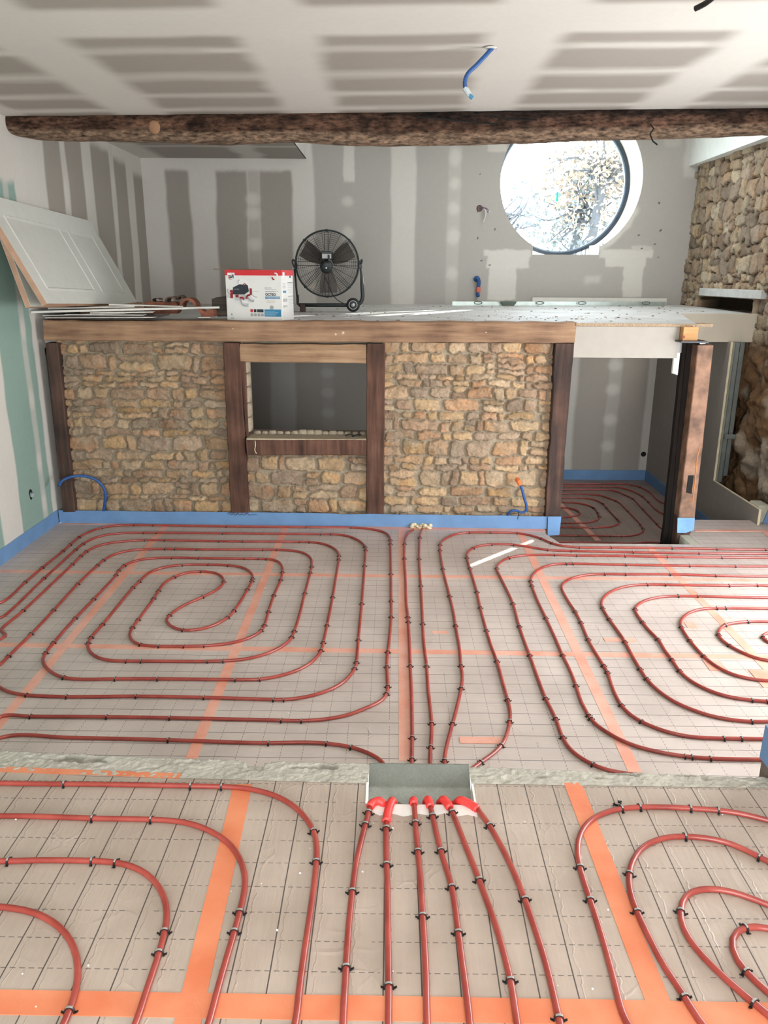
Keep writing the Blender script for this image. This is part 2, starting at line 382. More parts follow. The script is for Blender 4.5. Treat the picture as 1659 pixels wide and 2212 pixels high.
# ---------------------------------------------------------------- ceilings
def col_ceil(A, B):                         # A along X, B along Y
    X = -3.0+A; Y = 3.9+B; C = np.zeros(A.shape+(3,))+BOARD*1.02
    wob = (fbm(X*1.5, Y*3, 43)-.5)*.12; wy = (fbm(X*2.2, Y*5, 44)-.5)*.07; wx = (fbm(Y*3, X*2, 45)-.5)*.12
    for k, (a, b) in enumerate(((4.73, 4.87), (5.27, 5.5), (5.81, 5.99), (6.28, 6.46))):
        c = (a+b)/2; blot = .45+.55*sstep(.35, .65, vnoise(X*3.3, np.full_like(X, k*3.7), 50+k))
        C = lerp(C, COMP, band(Y+wy, c-.045, c+.045, .035)*.9*blot); C = lerp(C, COMP, band(Y+wy, a, b, .05)*.42)
    for xc in (-1.9, -.615, .69, 1.95, 3.2): C = lerp(C, COMP, band(X+wx*.7, xc-.2, xc+.2, .07))
    C = lerp(C, COMP, band(Y+wob*.5, 4.1, 4.56, .05)); C = lerp(C, COMP*1.03, sstep(6.53, 6.56, Y+wob*.2))
    C = lerp(C, COMP, (1-sstep(-2.82, -2.74, X+wx*.5))*.9)
    return C*(.97+.06*fbm(X*2, Y*2, 9))[..., None]
props(sheet('ceiling', (-3.0, 3.9, ZC-.042), (1, 0, .014), (0, 1, 0), 6.7, 2.8, .018, col_ceil, M_pl, flip=True), kind='structure')
props(MB().prism([(-3.0, -2.7, ZC-.042), (3.7, -2.7, ZC+.0518), (3.7, 3.901, ZC+.0518), (-3.0, 3.901, ZC-.042)], (0, 0, .05)).build('ceiling', M_white), kind='structure')
def col_c2(A, B):
    X = XL+A; Y = 6.8+B; C = np.zeros(A.shape+(3,))+BOARD; wy = (fbm(X*2.2, Y*5, 54)-.5)*.05
    for c in (7.3, 7.9, 8.5, 9.1): C = lerp(C, COMP, band(Y+wy, c-.05, c+.05, .04)*.7)
    C = lerp(C, COMP*.95, band(X+(fbm(X*2, Y*3, 60)-.5)*.1, -1.75, -1.5, .06)); C = lerp(C, COMP, 1-sstep(-2.75, -2.6, X)); return C
zc2 = 3.06
props(sheet('ceiling', (XL, 6.72, zc2), (1, 0, 0), (0, 1, 0), -1.02-XL, YB-6.72, .03, col_c2, M_pl, flip=True), kind='structure')
props(MB().box(-1.03, -1.02, 6.72, YB, zc2, 3.72).build('wall_bulkhead', M_white), kind='structure')
props(MB().box(-1.02, 3.75, 6.72, YB+.05, 3.70, 3.75).build('ceiling', M_white), kind='structure')
props(MB().box(-3.0, 3.75, 6.70, 6.74, ZC, 3.75).build('wall_upstand', M_white), kind='structure')
props(MB().box(-3.0, -1.0, 6.72, YB+.05, 3.72, 3.76).build('ceiling', M_white), kind='structure')

# white boxed bulkhead over the rubble wall on the right
zbk = atX(1508, 355, 3.42).z
props(MB().box(3.40, 3.62, 6.74, YB, 3.0, 3.7).build('wall_bulkhead', plain('bulkhead_white', (222, 226, 224), .8, bmp=.02, var=.02)), kind='structure')

# ---------------------------------------------------------------- rubble masonry as relief
PAL = [nlin(c) for c in ((188, 158, 124), (182, 150, 118), (194, 168, 138), (174, 144, 118), (186, 156, 126), (168, 140, 116), (192, 158, 118), (178, 154, 130), (186, 148, 116), (164, 142, 122), (196, 166, 130))]
MORT = nlin((174, 158, 136))
def stones(U, W, seed, hmin=.04, hmax=.14, wmin=.06, wmax=.33, gap=.004, wavy=.02):
    r = np.random.RandomState(seed); P_ = []; z = -.02
    while z < W+.05:
        h = r.uniform(hmin, hmax); x = -r.uniform(0, .2)
        while x < U+.1:
            wd = min(wmin+(wmax-wmin)*r.rand()**1.3, h*3.8); 
            if r.rand() < .14 and h > .085:
                P_.append((x+wd/2, z+h*.27, wd/2-gap/2, h*.27-gap/2)); P_.append((x+wd/2, z+h*.77, wd/2-gap/2, h*.23-gap/2))
            else:
                dh = r.uniform(-.12, .12)*h; P_.append((x+wd/2, z+h/2+dh*.3, wd/2-gap/2, h/2-gap/2+abs(dh)*.15))
            x += wd
        z += h
    return np.array(P_), r
def relief(A, B, P_, r, depth, warp=.022, dark=False, mort=MORT, pal=PAL, gain=1.0):
    Aw = A+(fbm(A*7, B*7, 71)-.5)*warp*2+(fbm(A*22, B*22, 72)-.5)*.03; Bw = B+(fbm(A*6, B*9, 73)-.5)*warp*2+(fbm(A*22, B*22, 74)-.5)*.03
    best = np.full(A.shape, 9.0); sec = np.full(A.shape, 9.0); idx = np.zeros(A.shape, int)
    for k, (x, z, sx, sz) in enumerate(P_):
        i0 = np.searchsorted(A[:, 0], x-sx-.08); i1 = np.searchsorted(A[:, 0], x+sx+.08)
        j0 = np.searchsorted(B[0], z-sz-.08); j1 = np.searchsorted(B[0], z+sz+.08)
        if i1 <= i0 or j1 <= j0: continue
        ro = (hash((k, 5)) % 100/100-.5)*.35 if False else ((k*7919) % 100/100-.5)*.3
        a = Aw[i0:i1, j0:j1]-x; b = Bw[i0:i1, j0:j1]-z
        pw = 2.7+((k*131) % 10)*.3
        a2 = a+b*ro; d = (np.abs(a2/sx)**pw+np.abs(b/sz)**pw)**(1/pw)
        sub = best[i0:i1, j0:j1]; s2 = sec[i0:i1, j0:j1]; m = d < sub; s2[:] = np.where(m, sub, np.minimum(s2, d)); sub[m] = d[m]; idx[i0:i1, j0:j1][m] = k
    inn = (1-sstep(*((1.05, 1.45) if dark else (.98, 1.14)), best))*sstep(*((.03, .085) if dark else (.11, .185)), (sec-best)/(sec+best))
    hk = np.array([.55+.6*((k*3571) % 97)/97 for k in range(len(P_))])
    H = inn*hk[idx]*(1-(.18 if dark else .3)*np.clip(best, 0, 1)**3)*depth+(fbm(A*24, B*24, 75, 4)-.5)*.020*inn+(fbm(A*30, B*30, 76)-.5)*.007
    tilt = np.array([((k*613) % 89)/89-.5 for k in range(len(P_))])
    pz = P_[:, 1][idx]; H = H+inn*tilt[idx]*(B-pz)*.12
    pal_ = np.array(pal); ci = np.array([(k*2654435761) % 1000003 % len(pal) for k in range(len(P_))])
    br = np.array([.82+.36*((k*4409) % 83)/83 for k in range(len(P_))])
    C = pal_[ci[idx]]*br[idx][..., None]
    mot = fbm(A*16, B*20, 77); C = C*(.72+.56*mot)[..., None]
    och = sstep(.55, .75, fbm(A*9, B*9, 78)); C = lerp(C, C*np.array([1.1, .9, .74]), och*.5)
    mc = np.array(mort)*(.85+.3*fbm(A*14, B*14, 79))[..., None]
    smear = sstep(.52, .78, fbm(A*8+3, B*8, 80, 4))*.55
    C = lerp(C, mc, np.clip(1-inn+smear*(not dark), 0, 1))
    return H, C*gain
def stone_wall(name, p0, u, v, lu, lv, seed, res=.0062, depth=.044, hole=None, **kw):
    sk = {k: kw.pop(k) for k in list(kw) if k in ('hmin', 'hmax', 'wmin', 'wmax', 'gap')}
    P_, r = stones(lu, lv, seed, **sk); cache = {}
    def both(A, B):
        if 'c' not in cache: cache['c'] = relief(A, B, P_, r, depth, **kw)
        return cache['c']
    o = sheet(name, p0, u, v, lu, lv, res, lambda A, B: both(A, B)[1], M_stone, holef=hole, heightf=lambda A, B: both(A, B)[0])
    return props(o, kind='structure')
YS = YT+.085                                 # mortar plane, stones stand proud of it
ZP = 1.235
stone_wall('wall_timber_frame', (-2.80, YS, ZF), (1, 0, 0), (0, 0, 1), 1.43, ZP-ZF, 3, gain=.84)
stone_wall('wall_timber_frame', (-1.27, YS, ZF), (1, 0, 0), (0, 0, 1), 1.07, .30-ZF, 5, gain=.9)
stone_wall('wall_timber_frame', (-.09, YS, ZF), (1, 0, 0), (0, 0, 1), 1.50, ZP-ZF, 8, gain=.96)
# wall thickness behind the masonry, hatch reveals
body = MB()
body.box(-2.78, -1.25, YS+.004, 7.0, ZLOW, ZP); body.box(-1.25, -.19, YS+.004, 7.0, ZLOW, .43); body.box(-.19, 1.34, YS+.004, 7.0, ZLOW, ZP); body.box(-1.25, -.19, YS+.03, 7.0, 1.12, ZP)
props(body.build('wall_timber_frame', plain('lime_mortar', (150, 138, 122), .95, bmp=.5, scale=20)), kind='structure')
# rounded stones of the left reveal of the hatch
rv = MB(); zz = .47
for k, h in enumerate((.13, .12, .14, .11, .12)):
    secs = []
    for q in range(9):
        tt = q/8*math.pi; rr = .045*math.sin(tt)**.5+.004
        secs.append([Vector((-1.255+rr*math.cos(a)*.9+.012, 6.70+.07*math.sin(a)*1.0, zz+h*(1-math.cos(tt))/2)) for a in [2*math.pi*i/12 for i in range(12)]])
    rv.loft(secs); zz += h
autosm(props(rv.build('wall_timber_frame', plain('reveal_stone', (165, 150, 130), .9, bmp=.6, scale=25)), kind='structure'), 60)

# ---------------------------------------------------------------- right side: rubble wall, bulging lower part, niche
STY0 = 5.9
def hole_r(A, B):
    Y = YB-A; Z = ZLOW+B
    return (Y > 8.40) & (Y < 9.38) & (Z > .67) & (Z < 1.18)
def right_wall():
    lu, lv = YB-STY0, 3.75; P_, r = stones(lu, lv, 21, hmin=.07, hmax=.20, wmin=.07, wmax=.30, gap=.004)
    def both(A, B):
        PALR = [nlin(c) for c in ((184, 162, 136), (194, 174, 146), (172, 150, 128), (180, 162, 142), (160, 144, 126), (200, 184, 158))]
        H, C = relief(A, B, P_, r, .07, warp=.06, dark=True, gain=.74, mort=nlin((88, 70, 50)), pal=PALR)
        H = H*1.0-.02
        Y = YB-A; Z = ZLOW+B; low = 1-sstep(1.0, 1.35, Z+(fbm(A*2, B*2, 90)-.5)*.25)
        near = 1-sstep(7.15, 7.75, Y+(fbm(A*2, B*1.5, 93)-.5)*.4)
        rough = (fbm(A*3.2, B*3.2, 91, 4)-.5)*.30+(fbm(A*11, B*11, 92)-.5)*.06
        m2 = np.clip(low+near*.0, 0, 1)
        H = H*(1-m2)+(rough+.05)*m2
        plaster = nlin((158, 144, 126))*(.75+.5*fbm(A*8, B*8, 94))[..., None]; brown = nlin((120, 92, 66))*(.7+.6*fbm(A*10, B*10, 95))[..., None]
        C2 = lerp(plaster, brown, sstep(.5, .62, fbm(A*2.5+7, B*2.5, 96)+.25*sstep(7.6, 8.3, Y)))
        C = lerp(C, C2, m2)
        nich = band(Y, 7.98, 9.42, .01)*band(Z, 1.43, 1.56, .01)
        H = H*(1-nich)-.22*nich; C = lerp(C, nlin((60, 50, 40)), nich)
        return H, C
    cache = {}
    def g(A, B):
        if 'c' not in cache: cache['c'] = both(A, B)
        return cache['c']
    return sheet('wall_right', (XR, YB, ZLOW), (0, -1, 0), (0, 0, 1), lu, lv, .0125, lambda A, B: g(A, B)[1], M_stone, holef=hole_r, heightf=lambda A, B: -g(A, B)[0]*-1, flip=False)
props(right_wall(), kind='structure')
# niche lintel board
p0, p1 = atX(1507, 640, 3.44), atX(1636, 646, 3.44)
t = MB().box(3.45, 3.60, p1.y-.04, p0.y, 1.575, 1.655, .004).build('lintel_board', plain('pale_board', (190, 190, 186), .8)); props(t, 'pale grey lintel board over the dark niche at the foot of the rubble wall', 'board')
# wall with the big daylight opening, further along to the right, and the rear wall
mb = MB(); mb.box(XR, XR+.25, -2.6, 2.75, ZF-.05, ZC+.05).box(XR, XR+.25, 5.35, 5.92, ZF-.4, ZC+.05).box(XR, XR+.25, 2.75, 5.35, 1.95, ZC+.05)
props(mb.build('wall_right', M_white), kind='structure')
props(MB().box(XR+.26, XR+.4, 5.9, YB+.1, 1.3, 3.75).box(XR+.3, XR+.36, 5.9, 8.3, ZLOW, 1.32).box(XR+.07, XR+.1, 8.2, 8.42, ZLOW, 1.32).box(XR+.07, XR+.1, 9.36, YB+.1, ZLOW, 1.32).box(XR+.07, XR+.1, 8.3, 9.5, ZLOW, .67).box(XR+.07, XR+.1, 8.3, 9.5, 1.19, 1.4).box(XR+.07, XR+.36, 8.2, 8.23, ZLOW, 1.32).build('wall_right', M_white), kind='structure')
mb = MB(); mb.box(-3, -1.7, -2.7, -2.6, ZF, ZC).box(2.1, XR+.2, -2.7, -2.6, ZF, ZC).box(-1.7, 2.1, -2.7, -2.6, ZF, .25).box(-1.7, 2.1, -2.7, -2.6, 2.25, ZC)
props(mb.build('wall_rear', M_white), kind='structure')
props(MB().box(5.2, 5.35, 2.5, 7.9, -1, 3.8).build('wall_sun_block', plain('sun_block_wall', (170, 160, 145), .9)), kind='structure')  # unseen wall added to keep the sun out of the right opening

# ---------------------------------------------------------------- lower room: right partition with its small window
pw = MB(); xa, xb = 3.27, 3.285
pw.box(xa, xb, 7.80, 8.42, ZLOW, 1.17).box(xa, xb, 9.36, YB, ZLOW, 1.17).box(xa, xb, 8.42, 9.36, ZLOW, .69).box(xa, xb, 6.75, 7.80, ZLOW, -.21)
props(pw.build('wall_partition', plain('bare_plasterboard', (150, 142, 134), .85, bmp=.03, var=.03)), kind='structure')
ed = MB(); ed.box(xa-.001, xb+.004, 7.792, 7.80, -.21, 1.17).box(xa-.001, xb+.004, 6.742, 6.75, ZLOW, -.21).box(xa-.001, xb+.004, 6.745, 7.80, -.212, -.206)
props(ed.build('trim_1', plain('cream_board_edge', (214, 200, 170), .8)), kind='structure')
rev = MB(); rev.box(xb, XR+.1, 9.36, 9.39, .66, 1.19).box(xb, XR+.1, 8.39, 8.42, .66, 1.19).box(xb, XR+.1, 8.39, 9.39, .66, .69).box(xb, XR+.1, 8.39, 9.39, 1.165, 1.19)
props(rev.build('window_2', plain('reveal_bright_white', (240, 242, 244), .7, bmp=0, var=.01)), kind='structure')
t = MB().box(XR+.105, XR+.125, 8.875, 9.42, .62, 1.2).build('sun_blocker', plain('blocker', (200, 205, 205), .7)); props(t, 'pale shutter added outside the small lower-room window to narrow its sun strip', 'blocker')  # unseen board added outside the opening to narrow the sun strip
M_galv = plain('galvanised_steel', (168, 178, 176), .35, .85, bmp=.05)
def stud(name, x0, y0, y1, z0, z1, horiz=False, label=''):
    b = MB()
    if not horiz: b.box(x0, x0+.002, y0, y1, z0, z1).box(x0, x0+.045, y0, y0+.002, z0, z1).box(x0, x0+.045, y1-.002, y1, z0, z1).box(x0+.043, x0+.045, y0, y0+.01, z0, z1)
    else: b.box(x0, x0+.10, y0, y1, z0, z0+.002).box(x0, x0+.10, y0, y0+.002, z0, z1)
    return props(b.build(name, M_galv), label, 'metal stud', 'galvanised studs of the partition')
stud('metal_stud', 3.29, 7.74, 7.79, -.21, 1.17, label='galvanised vertical stud right behind the cream board edge')
stud('metal_stud', 3.345, 7.76, 7.81, -.15, 1.17, label='second galvanised vertical stud, one step nearer the rubble wall')
b = atX(1590, 948, 3.3); stud('metal_stud', 3.29, 7.70, 7.74, b.z-.05, b.z, True, label='short galvanised cross piece sticking out of the tall stud')

# ---------------------------------------------------------------- mezzanine platform, lintel, lower ceiling
poly = [(XL, 6.78), (1.49, 6.78), (1.49, YT+.02), (2.47, YT+.02), (2.80, 7.9), (XR+.02, 7.9), (XR+.02, YB), (XL, YB)]
V = [(x, y, zmez(y, x)) for x, y in poly]+[(x, y, 1.17) for x, y in poly]; n8 = len(poly)
def tri(i): return i
Fc = [tuple(range(n8)), tuple(range(n8, 2*n8))[::-1]]+[(i, n8+i, n8+(i+1) % n8, (i+1) % n8) for i in range(n8)]
m, nt, bs = newmat('dusty_platform'); v = posvec(nt)
L(nt, ramp(nt, noise(nt, v, 3.5, 5), [(.3, lin(176, 174, 170)), (.7, lin(206, 206, 204))]), bs.inputs['Base Color']); bs.inputs['Roughness'].default_value = .55; bump(nt, bs, noise(nt, v, 30, 3), .1, .004)
props(mesh_obj('floor_mezzanine', V, Fc, m), kind='structure')
props(MB().box(1.488, 2.34, YT+.003, YT+.018, 1.128, 1.378).build('wall_lintel', plain('lintel_board_white', (168, 160, 150), .8, bmp=.02, var=.02)), kind='structure')
fa = MB(); fa.prism([(2.476, 6.63, 1.17), (2.806, 7.88, 1.17), (2.806, 7.88, 1.415), (2.476, 6.63, 1.396)], (-.004, 0, 0)); fa.box(2.79, XR+.05, 7.87, 7.885, 1.165, 1.435)
props(fa.build('wall_fascia', plain('fascia_plaster', (206, 196, 178), .85, bmp=.03, var=.06, scale=2)), kind='structure')
m = plain('chipboard', (176, 150, 122), .8, bmp=.4, var=.3, scale=120)
t = MB().box(1.49, 2.60, YT-.01, 6.615, 1.381, 1.404).box(2.48, 2.60, 6.615, 6.78, 1.381, 1.404); t = t.build('chipboard_panel', m); props(t, 'thin chipboard edge running from the beam end out over the doorway', 'board')
# ---------------------------------------------------------------- insulated floors
def floor_mat(name, base, solid_axis, ox, oy, crease=.5, linew=.0016):
    m, nt, bs = newmat(name); g = N(nt, 'ShaderNodeNewGeometry'); sp = N(nt, 'ShaderNodeSeparateXYZ'); L(nt, g.outputs['Position'], sp.inputs[0])
    v = posvec(nt)
    wb = mth(nt, 'MULTIPLY', mth(nt, 'SUBTRACT', noise(nt, v, 2.0, 2), .5), .006)
    X, Y = sp.outputs[0], sp.outputs[1]; s, d = (Y, X) if solid_axis == 'X' else (X, Y); so_, do = (oy, ox) if solid_axis == 'X' else (ox, oy)
    def dist(c, off): return mth(nt, 'ABSOLUTE', mth(nt, 'SUBTRACT', mth(nt, 'FRACT', mth(nt, 'DIVIDE', mth(nt, 'ADD', mth(nt, 'SUBTRACT', c, off), 50.05), .1)), .5))
    ls = mth(nt, 'LESS_THAN', dist(mth(nt, 'ADD', s, wb), so_), linew/.1)
    ld = mth(nt, 'LESS_THAN', dist(mth(nt, 'ADD', d, wb), do), linew*.75/.1)
    dash = mth(nt, 'LESS_THAN', mth(nt, 'FRACT', mth(nt, 'MULTIPLY', s, 40)), .62)
    fade = mth(nt, 'GREATER_THAN', noise(nt, v, 5, 3), .36)
    ld = mth(nt, 'MULTIPLY', mth(nt, 'MULTIPLY', ld, dash), fade)
    line = mth(nt, 'MAXIMUM', mth(nt, 'MULTIPLY', ls, .95), mth(nt, 'MULTIPLY', ld, .8))
    r0 = tuple(max(0, c-10) for c in base); r1 = tuple(min(255, c+8) for c in base)
    c = ramp(nt, noise(nt, v, 2.5, 5), [(.35, lin(r0)), (.65, lin(r1))])
    fl = mth(nt, 'GREATER_THAN', noise(nt, v, 70, 2), .78); c = mix(nt, mth(nt, 'MULTIPLY', fl, .35), c, lin(120, 110, 104))
    L(nt, mix(nt, line, c, lin(66, 60, 58)), bs.inputs['Base Color'])
    bs.inputs['Roughness'].default_value = .42; bs.inputs['Specular IOR Level'].default_value = .45
    # creased foil: broad ripples plus sharp wrinkles following the printed lines
    a = (1, 14, 1) if solid_axis == 'X' else (14, 1.2, 1)
    vn = N(nt, 'ShaderNodeTexVoronoi', feature='DISTANCE_TO_EDGE'); L(nt, posvec(nt, (2.2, 2.6, 1)), vn.inputs['Vector']); 
    mpn = N(nt, 'ShaderNodeVectorMath', operation='ADD'); nz = N(nt, 'ShaderNodeTexNoise'); nz.inputs['Scale'].default_value = 3; L(nt, v, nz.inputs['Vector'])
    L(nt, posvec(nt, (9, 9, 1)), mpn.inputs[0]); sc = N(nt, 'ShaderNodeVectorMath', operation='SCALE'); sc.inputs['Scale'].default_value = 3.5; L(nt, nz.outputs['Color'], sc.inputs[0]); L(nt, sc.outputs[0], mpn.inputs[1]); L(nt, mpn.outputs[0], vn.inputs['Vector'])
    vn.inputs['Scale'].default_value = 1.0
    wr = mth(nt, 'SUBTRACT', 1.0, mth(nt, 'MULTIPLY', mth(nt, 'MINIMUM', vn.outputs['Distance'], .09), 11))
    wr = mth(nt, 'MULTIPLY', wr, mth(nt, 'MAXIMUM', mth(nt, 'MULTIPLY', mth(nt, 'SUBTRACT', noise(nt, v, 4, 2), .47), 5), 0))
    wav = mth(nt, 'ADD', s, mth(nt, 'MULTIPLY', noise(nt, posvec(nt, (9, 9, 1)), 2.2, 3), .035))
    rip = mth(nt, 'SUBTRACT', 1.0, mth(nt, 'MINIMUM', mth(nt, 'MULTIPLY', dist(wav, (so_+.035)), 30), 1.0))
    rip = mth(nt, 'MULTIPLY', rip, mth(nt, 'GREATER_THAN', noise(nt, v, 2.2, 2), .44))
    h = mth(nt, 'ADD', mth(nt, 'ADD', mth(nt, 'MULTIPLY', wr, .35), mth(nt, 'MULTIPLY', rip, crease)), mth(nt, 'MULTIPLY', noise(nt, posvec(nt, a), 4, 4), .7))
    bump(nt, bs, h, .55, .006); return m
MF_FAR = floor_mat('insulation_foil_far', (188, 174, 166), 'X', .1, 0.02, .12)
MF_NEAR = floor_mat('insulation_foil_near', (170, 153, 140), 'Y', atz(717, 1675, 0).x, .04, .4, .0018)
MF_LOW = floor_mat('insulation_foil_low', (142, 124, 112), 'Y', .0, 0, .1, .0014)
e1 = atz(1207, 1172, ZF); e2 = atz(1475, 1145, ZF); DY = 6.19
far = [(XL, 2.55), (3.75, 2.55), (3.75, 6.89), (2.60, 6.89), (2.555, 6.56), (2.555, DY), (1.40, DY), (1.47, 6.58), (1.40, 6.75), (XL, 6.75)]
far = [(XL, 2.55), (3.75, 2.55), (3.75, 6.89), (2.60, 6.89), (2.555, 6.60), (2.56, DY), (1.40, DY), (1.33, 6.42), (1.33, 6.76), (XL, 6.76)]
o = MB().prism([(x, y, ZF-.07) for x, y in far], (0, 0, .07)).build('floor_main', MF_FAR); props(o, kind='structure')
step = MB(); step.box(2.48, 2.56, 6.20, 6.60, -.62, ZF-.002).box(2.55, 3.8, 6.25, 6.88, -.62, ZF-.07).box(XL, 1.35, 6.25, 6.8, ZLOW, ZF-.07).box(1.3, 2.6, DY+.1, DY+.14, ZLOW, ZF-.07)
props(step.build('floor_step', plain('step_concrete', (176, 170, 152), .9, bmp=.3)), kind='structure')
o = MB().box(2.34, 2.47, 6.22, 6.42, -.62, -.43, .008).build('concrete_block', plain('step_block', (178, 174, 156), .9, bmp=.3)); props(o, 'small beige block lying in the doorway opening below the floor edge', 'block')
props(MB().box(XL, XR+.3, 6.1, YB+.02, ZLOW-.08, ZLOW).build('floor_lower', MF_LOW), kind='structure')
# near floor with a notch cut around the pipe passage
nx0, nx1, ny0, ny1 = atz(791, 1735, 0).x, atz(1027, 1735, 0).x, 2.335, 2.47
def ne(x): return np.interp(x, [-1.5, -1.1, -.1, .32, 1.4], [2.515, 2.475, 2.45, 2.455, 2.45])
def fe(x): return np.interp(x, [-1.5, -.9, -.1, .3, 1.3], [2.63, 2.60, 2.575, 2.565, 2.52])
near = [(XL, -2.6), (XR, -2.6), (XR, 2.45), (nx1+.004, 2.455), (nx1, ny0), (nx0, ny0), (nx0-.004, 2.45), (-1.1, 2.475), (-1.5, 2.515), (XL, 2.6)]
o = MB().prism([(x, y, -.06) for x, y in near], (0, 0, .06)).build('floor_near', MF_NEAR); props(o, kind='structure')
# white cut edges of the insulation around the notch
ce = MB(); ce.box(nx0-.003, nx0+.005, ny0, 2.452, -.06, .0025).box(nx1-.004, nx1+.003, ny0, 2.455, -.06, .002)
props(ce.build('trim_2', plain('white_foam_edge', (236, 234, 230), .9)), kind='structure')
# concrete threshold between the floors
def rim(name, x0, x1, seed, fresh=False):
    nxs = int((x1-x0)/.006)+2; T = np.linspace(0, 1, 34); xs = np.linspace(x0, x1, nxs)
    Xg, Tg = np.meshgrid(xs, T, indexing='ij'); a = ne(Xg)-.004; b = fe(Xg)+(fbm(Xg*30, Tg*0+seed, seed)-.5)*.010
    # cross-section: front edge, top, broken back edge, drop
    top = Tg < .8; yy = np.where(top, a+(b-a)*Tg/.8, b+.004*(Tg-.8)/.2); zz = np.where(top, .002-.008*Tg, 0-(Tg-.8)/.2*.36)
    rg = -.0+.22*(fbm(Xg*26, yy*26, seed+1, 2)-.5)+.75*(fbm(Xg*70, yy*70, seed+4, 3)-.5); ch = sstep(.56, .68, fbm(Xg*9, yy*22, seed+2))*sstep(.3, .5, Tg)*(1-sstep(.72, .8, Tg))
    zz = zz+np.where(top, rg*.014-ch*.012, 0)*sstep(0, .08, Tg)
    nt_ = (np.abs(Xg-(-.505)) < .035+.02*(Tg > .7)) & (Tg > .42) & top; zz = np.where(nt_ & (not fresh), zz-.03, zz)
    C = nlin((182, 176, 164))*(.8+.4*fbm(Xg*18, yy*18, seed+3, 4))[..., None]; C = lerp(C, nlin((112, 108, 100)), ch*.6)
    V = np.stack([Xg, yy, zz], -1).reshape(-1, 3)
    return props(mesh_obj(name, V, gridfaces(nxs, 34), M_rim, smooth=True, cols=C.reshape(-1, 3)), kind='structure')
M_rim = vcol('rough_concrete', .95, 90, .8, .2, .006)
rim('floor_threshold', XL, nx0+.004, 101); rim('floor_threshold', nx1-.004, XR, 131)
# fresh mortar ramp in the passage
nu, nv = 60, 40; xs = np.linspace(nx0+.004, nx1-.002, nu); T = np.linspace(0, 1, nv); Xg, Tg = np.meshgrid(xs, T, indexing='ij')
yy = np.interp(Tg, [0, .07, .6, .68, .95, 1], [2.578, 2.574, 2.485, 2.45, 2.40, 2.40]); zz = np.interp(Tg, [0, .07, .6, .68, .95, 1], [-.36, .001, -.045, -.052, -.058, -.12])
rg = (fbm(Xg*40, yy*40, 7, 4)-.5); zz = zz+rg*np.where(Tg > .6, .012, .004)
C = lerp(np.zeros(Xg.shape+(3,))+nlin((126, 128, 120)), nlin((168, 172, 164)), sstep(.55, .62, Tg)*(.6+.4*rg))*(.88+.24*fbm(Xg*12, yy*12, 9))[..., None]
props(mesh_obj('floor_threshold', np.stack([Xg, yy, zz], -1).reshape(-1, 3), gridfaces(nu, nv), M_rim, smooth=True, cols=C.reshape(-1, 3)), kind='structure')
props(MB().box(nx0, nx1, ny0-.01, 2.43, -.12, -.058).build('floor_threshold', plain('passage_mud', (92, 80, 70), .95, bmp=.6, scale=40)), kind='structure')

# ---------------------------------------------------------------- orange jointing tape
m, nt, bs = newmat('orange_tape'); v = posvec(nt)
L(nt, ramp(nt, noise(nt, v, 5, 4), [(.35, lin(216, 146, 124)), (.65, lin(226, 172, 154))]), bs.inputs['Base Color']); bs.inputs['Roughness'].default_value = .38; bump(nt, bs, noise(nt, v, 40, 3), .3, .003); M_tape = m
m, nt, bs = newmat('orange_tape_near'); v = posvec(nt)
L(nt, ramp(nt, noise(nt, v, 5, 4), [(.35, lin(206, 114, 78)), (.65, lin(216, 134, 98))]), bs.inputs['Base Color']); bs.inputs['Roughness'].default_value = .38; bump(nt, bs, noise(nt, v, 40, 3), .3, .003); M_tape2 = m
TAPE_N = [0]
def tape(a, b, wd, z, label, mat=None, group=None):
    TAPE_N[0] += 1; lift = .0006+.00013*TAPE_N[0]
    a = Vector((a[0], a[1], 0)); b = Vector((b[0], b[1], 0)); d = (b-a).normalized(); s = Vector((-d.y, d.x, 0))*wd/2; n = max(2, int((b-a).length/.15)); P1, P2 = [], []
    for i in range(n+1):
        c = a+(b-a)*i/n; j = (vnoise(i*.9, TAPE_N[0])-.5)*.006; P1.append(c+s*(1+j*8)); P2.append(c-s*(1-j*8))
    pl = [(p.x, p.y, z+.0001) for p in P1+P2[::-1]]
    o = MB().prism(pl, (0, 0, lift)).build('adhesive_tape', mat or M_tape); return props(o, label, 'tape', group)
G = lambda x, y: atz(x, y, ZF); H0 = lambda x, y: atz(x, y, 0)
def vt(x1, y1, x2, y2, label, z=ZF, wd=.055, mat=None, ext=0, ext2=0):
    a, b = atz(x1, y1, z), atz(x2, y2, z); d = (b-a).normalized(); tape(a-d*ext2, b+d*ext, wd, z, label, mat)
vt(358, 1135, 0, 1562, 'orange tape strip running away along the floor, leftmost lengthwise joint of the big floor', ext=.4)
vt(618, 1135, 413, 1640, 'orange lengthwise tape strip crossing the middle of the left pipe spiral', ext=.02)
vt(868, 1135, 876, 1644, 'orange lengthwise tape strip beside the two pipes that come out of the foam blob', wd=.06)
vt(1122, 1147, 1372, 1668, 'orange lengthwise tape strip under the pipes right of the white light patch', wd=.06)
vt(1402, 1182, 1663, 1450, 'orange lengthwise tape strip farthest right in the big floor', ext=.3)
vt(0, 1234, 1659, 1254, 'orange crosswise tape strip of the big floor nearer the stone wall', ext=.4, ext2=.6)
vt(0, 1393, 1659, 1420, 'orange crosswise tape strip of the big floor through the middle of the spirals', ext=.4, ext2=.6)
tape((-2.90, 6.615), (1.34, 6.53), .07, ZF, 'ragged orange tape strip along the foot of the blue edge band under the stone wall')
vt(525, 1695, 405, 2212, 'orange lengthwise tape strip in the near floor left of the six pipes', 0, .066, M_tape2, .6)
vt(1237, 1692, 1440, 2212, 'orange lengthwise tape strip in the near floor right of the six pipes', 0, .064, M_tape2, .6)
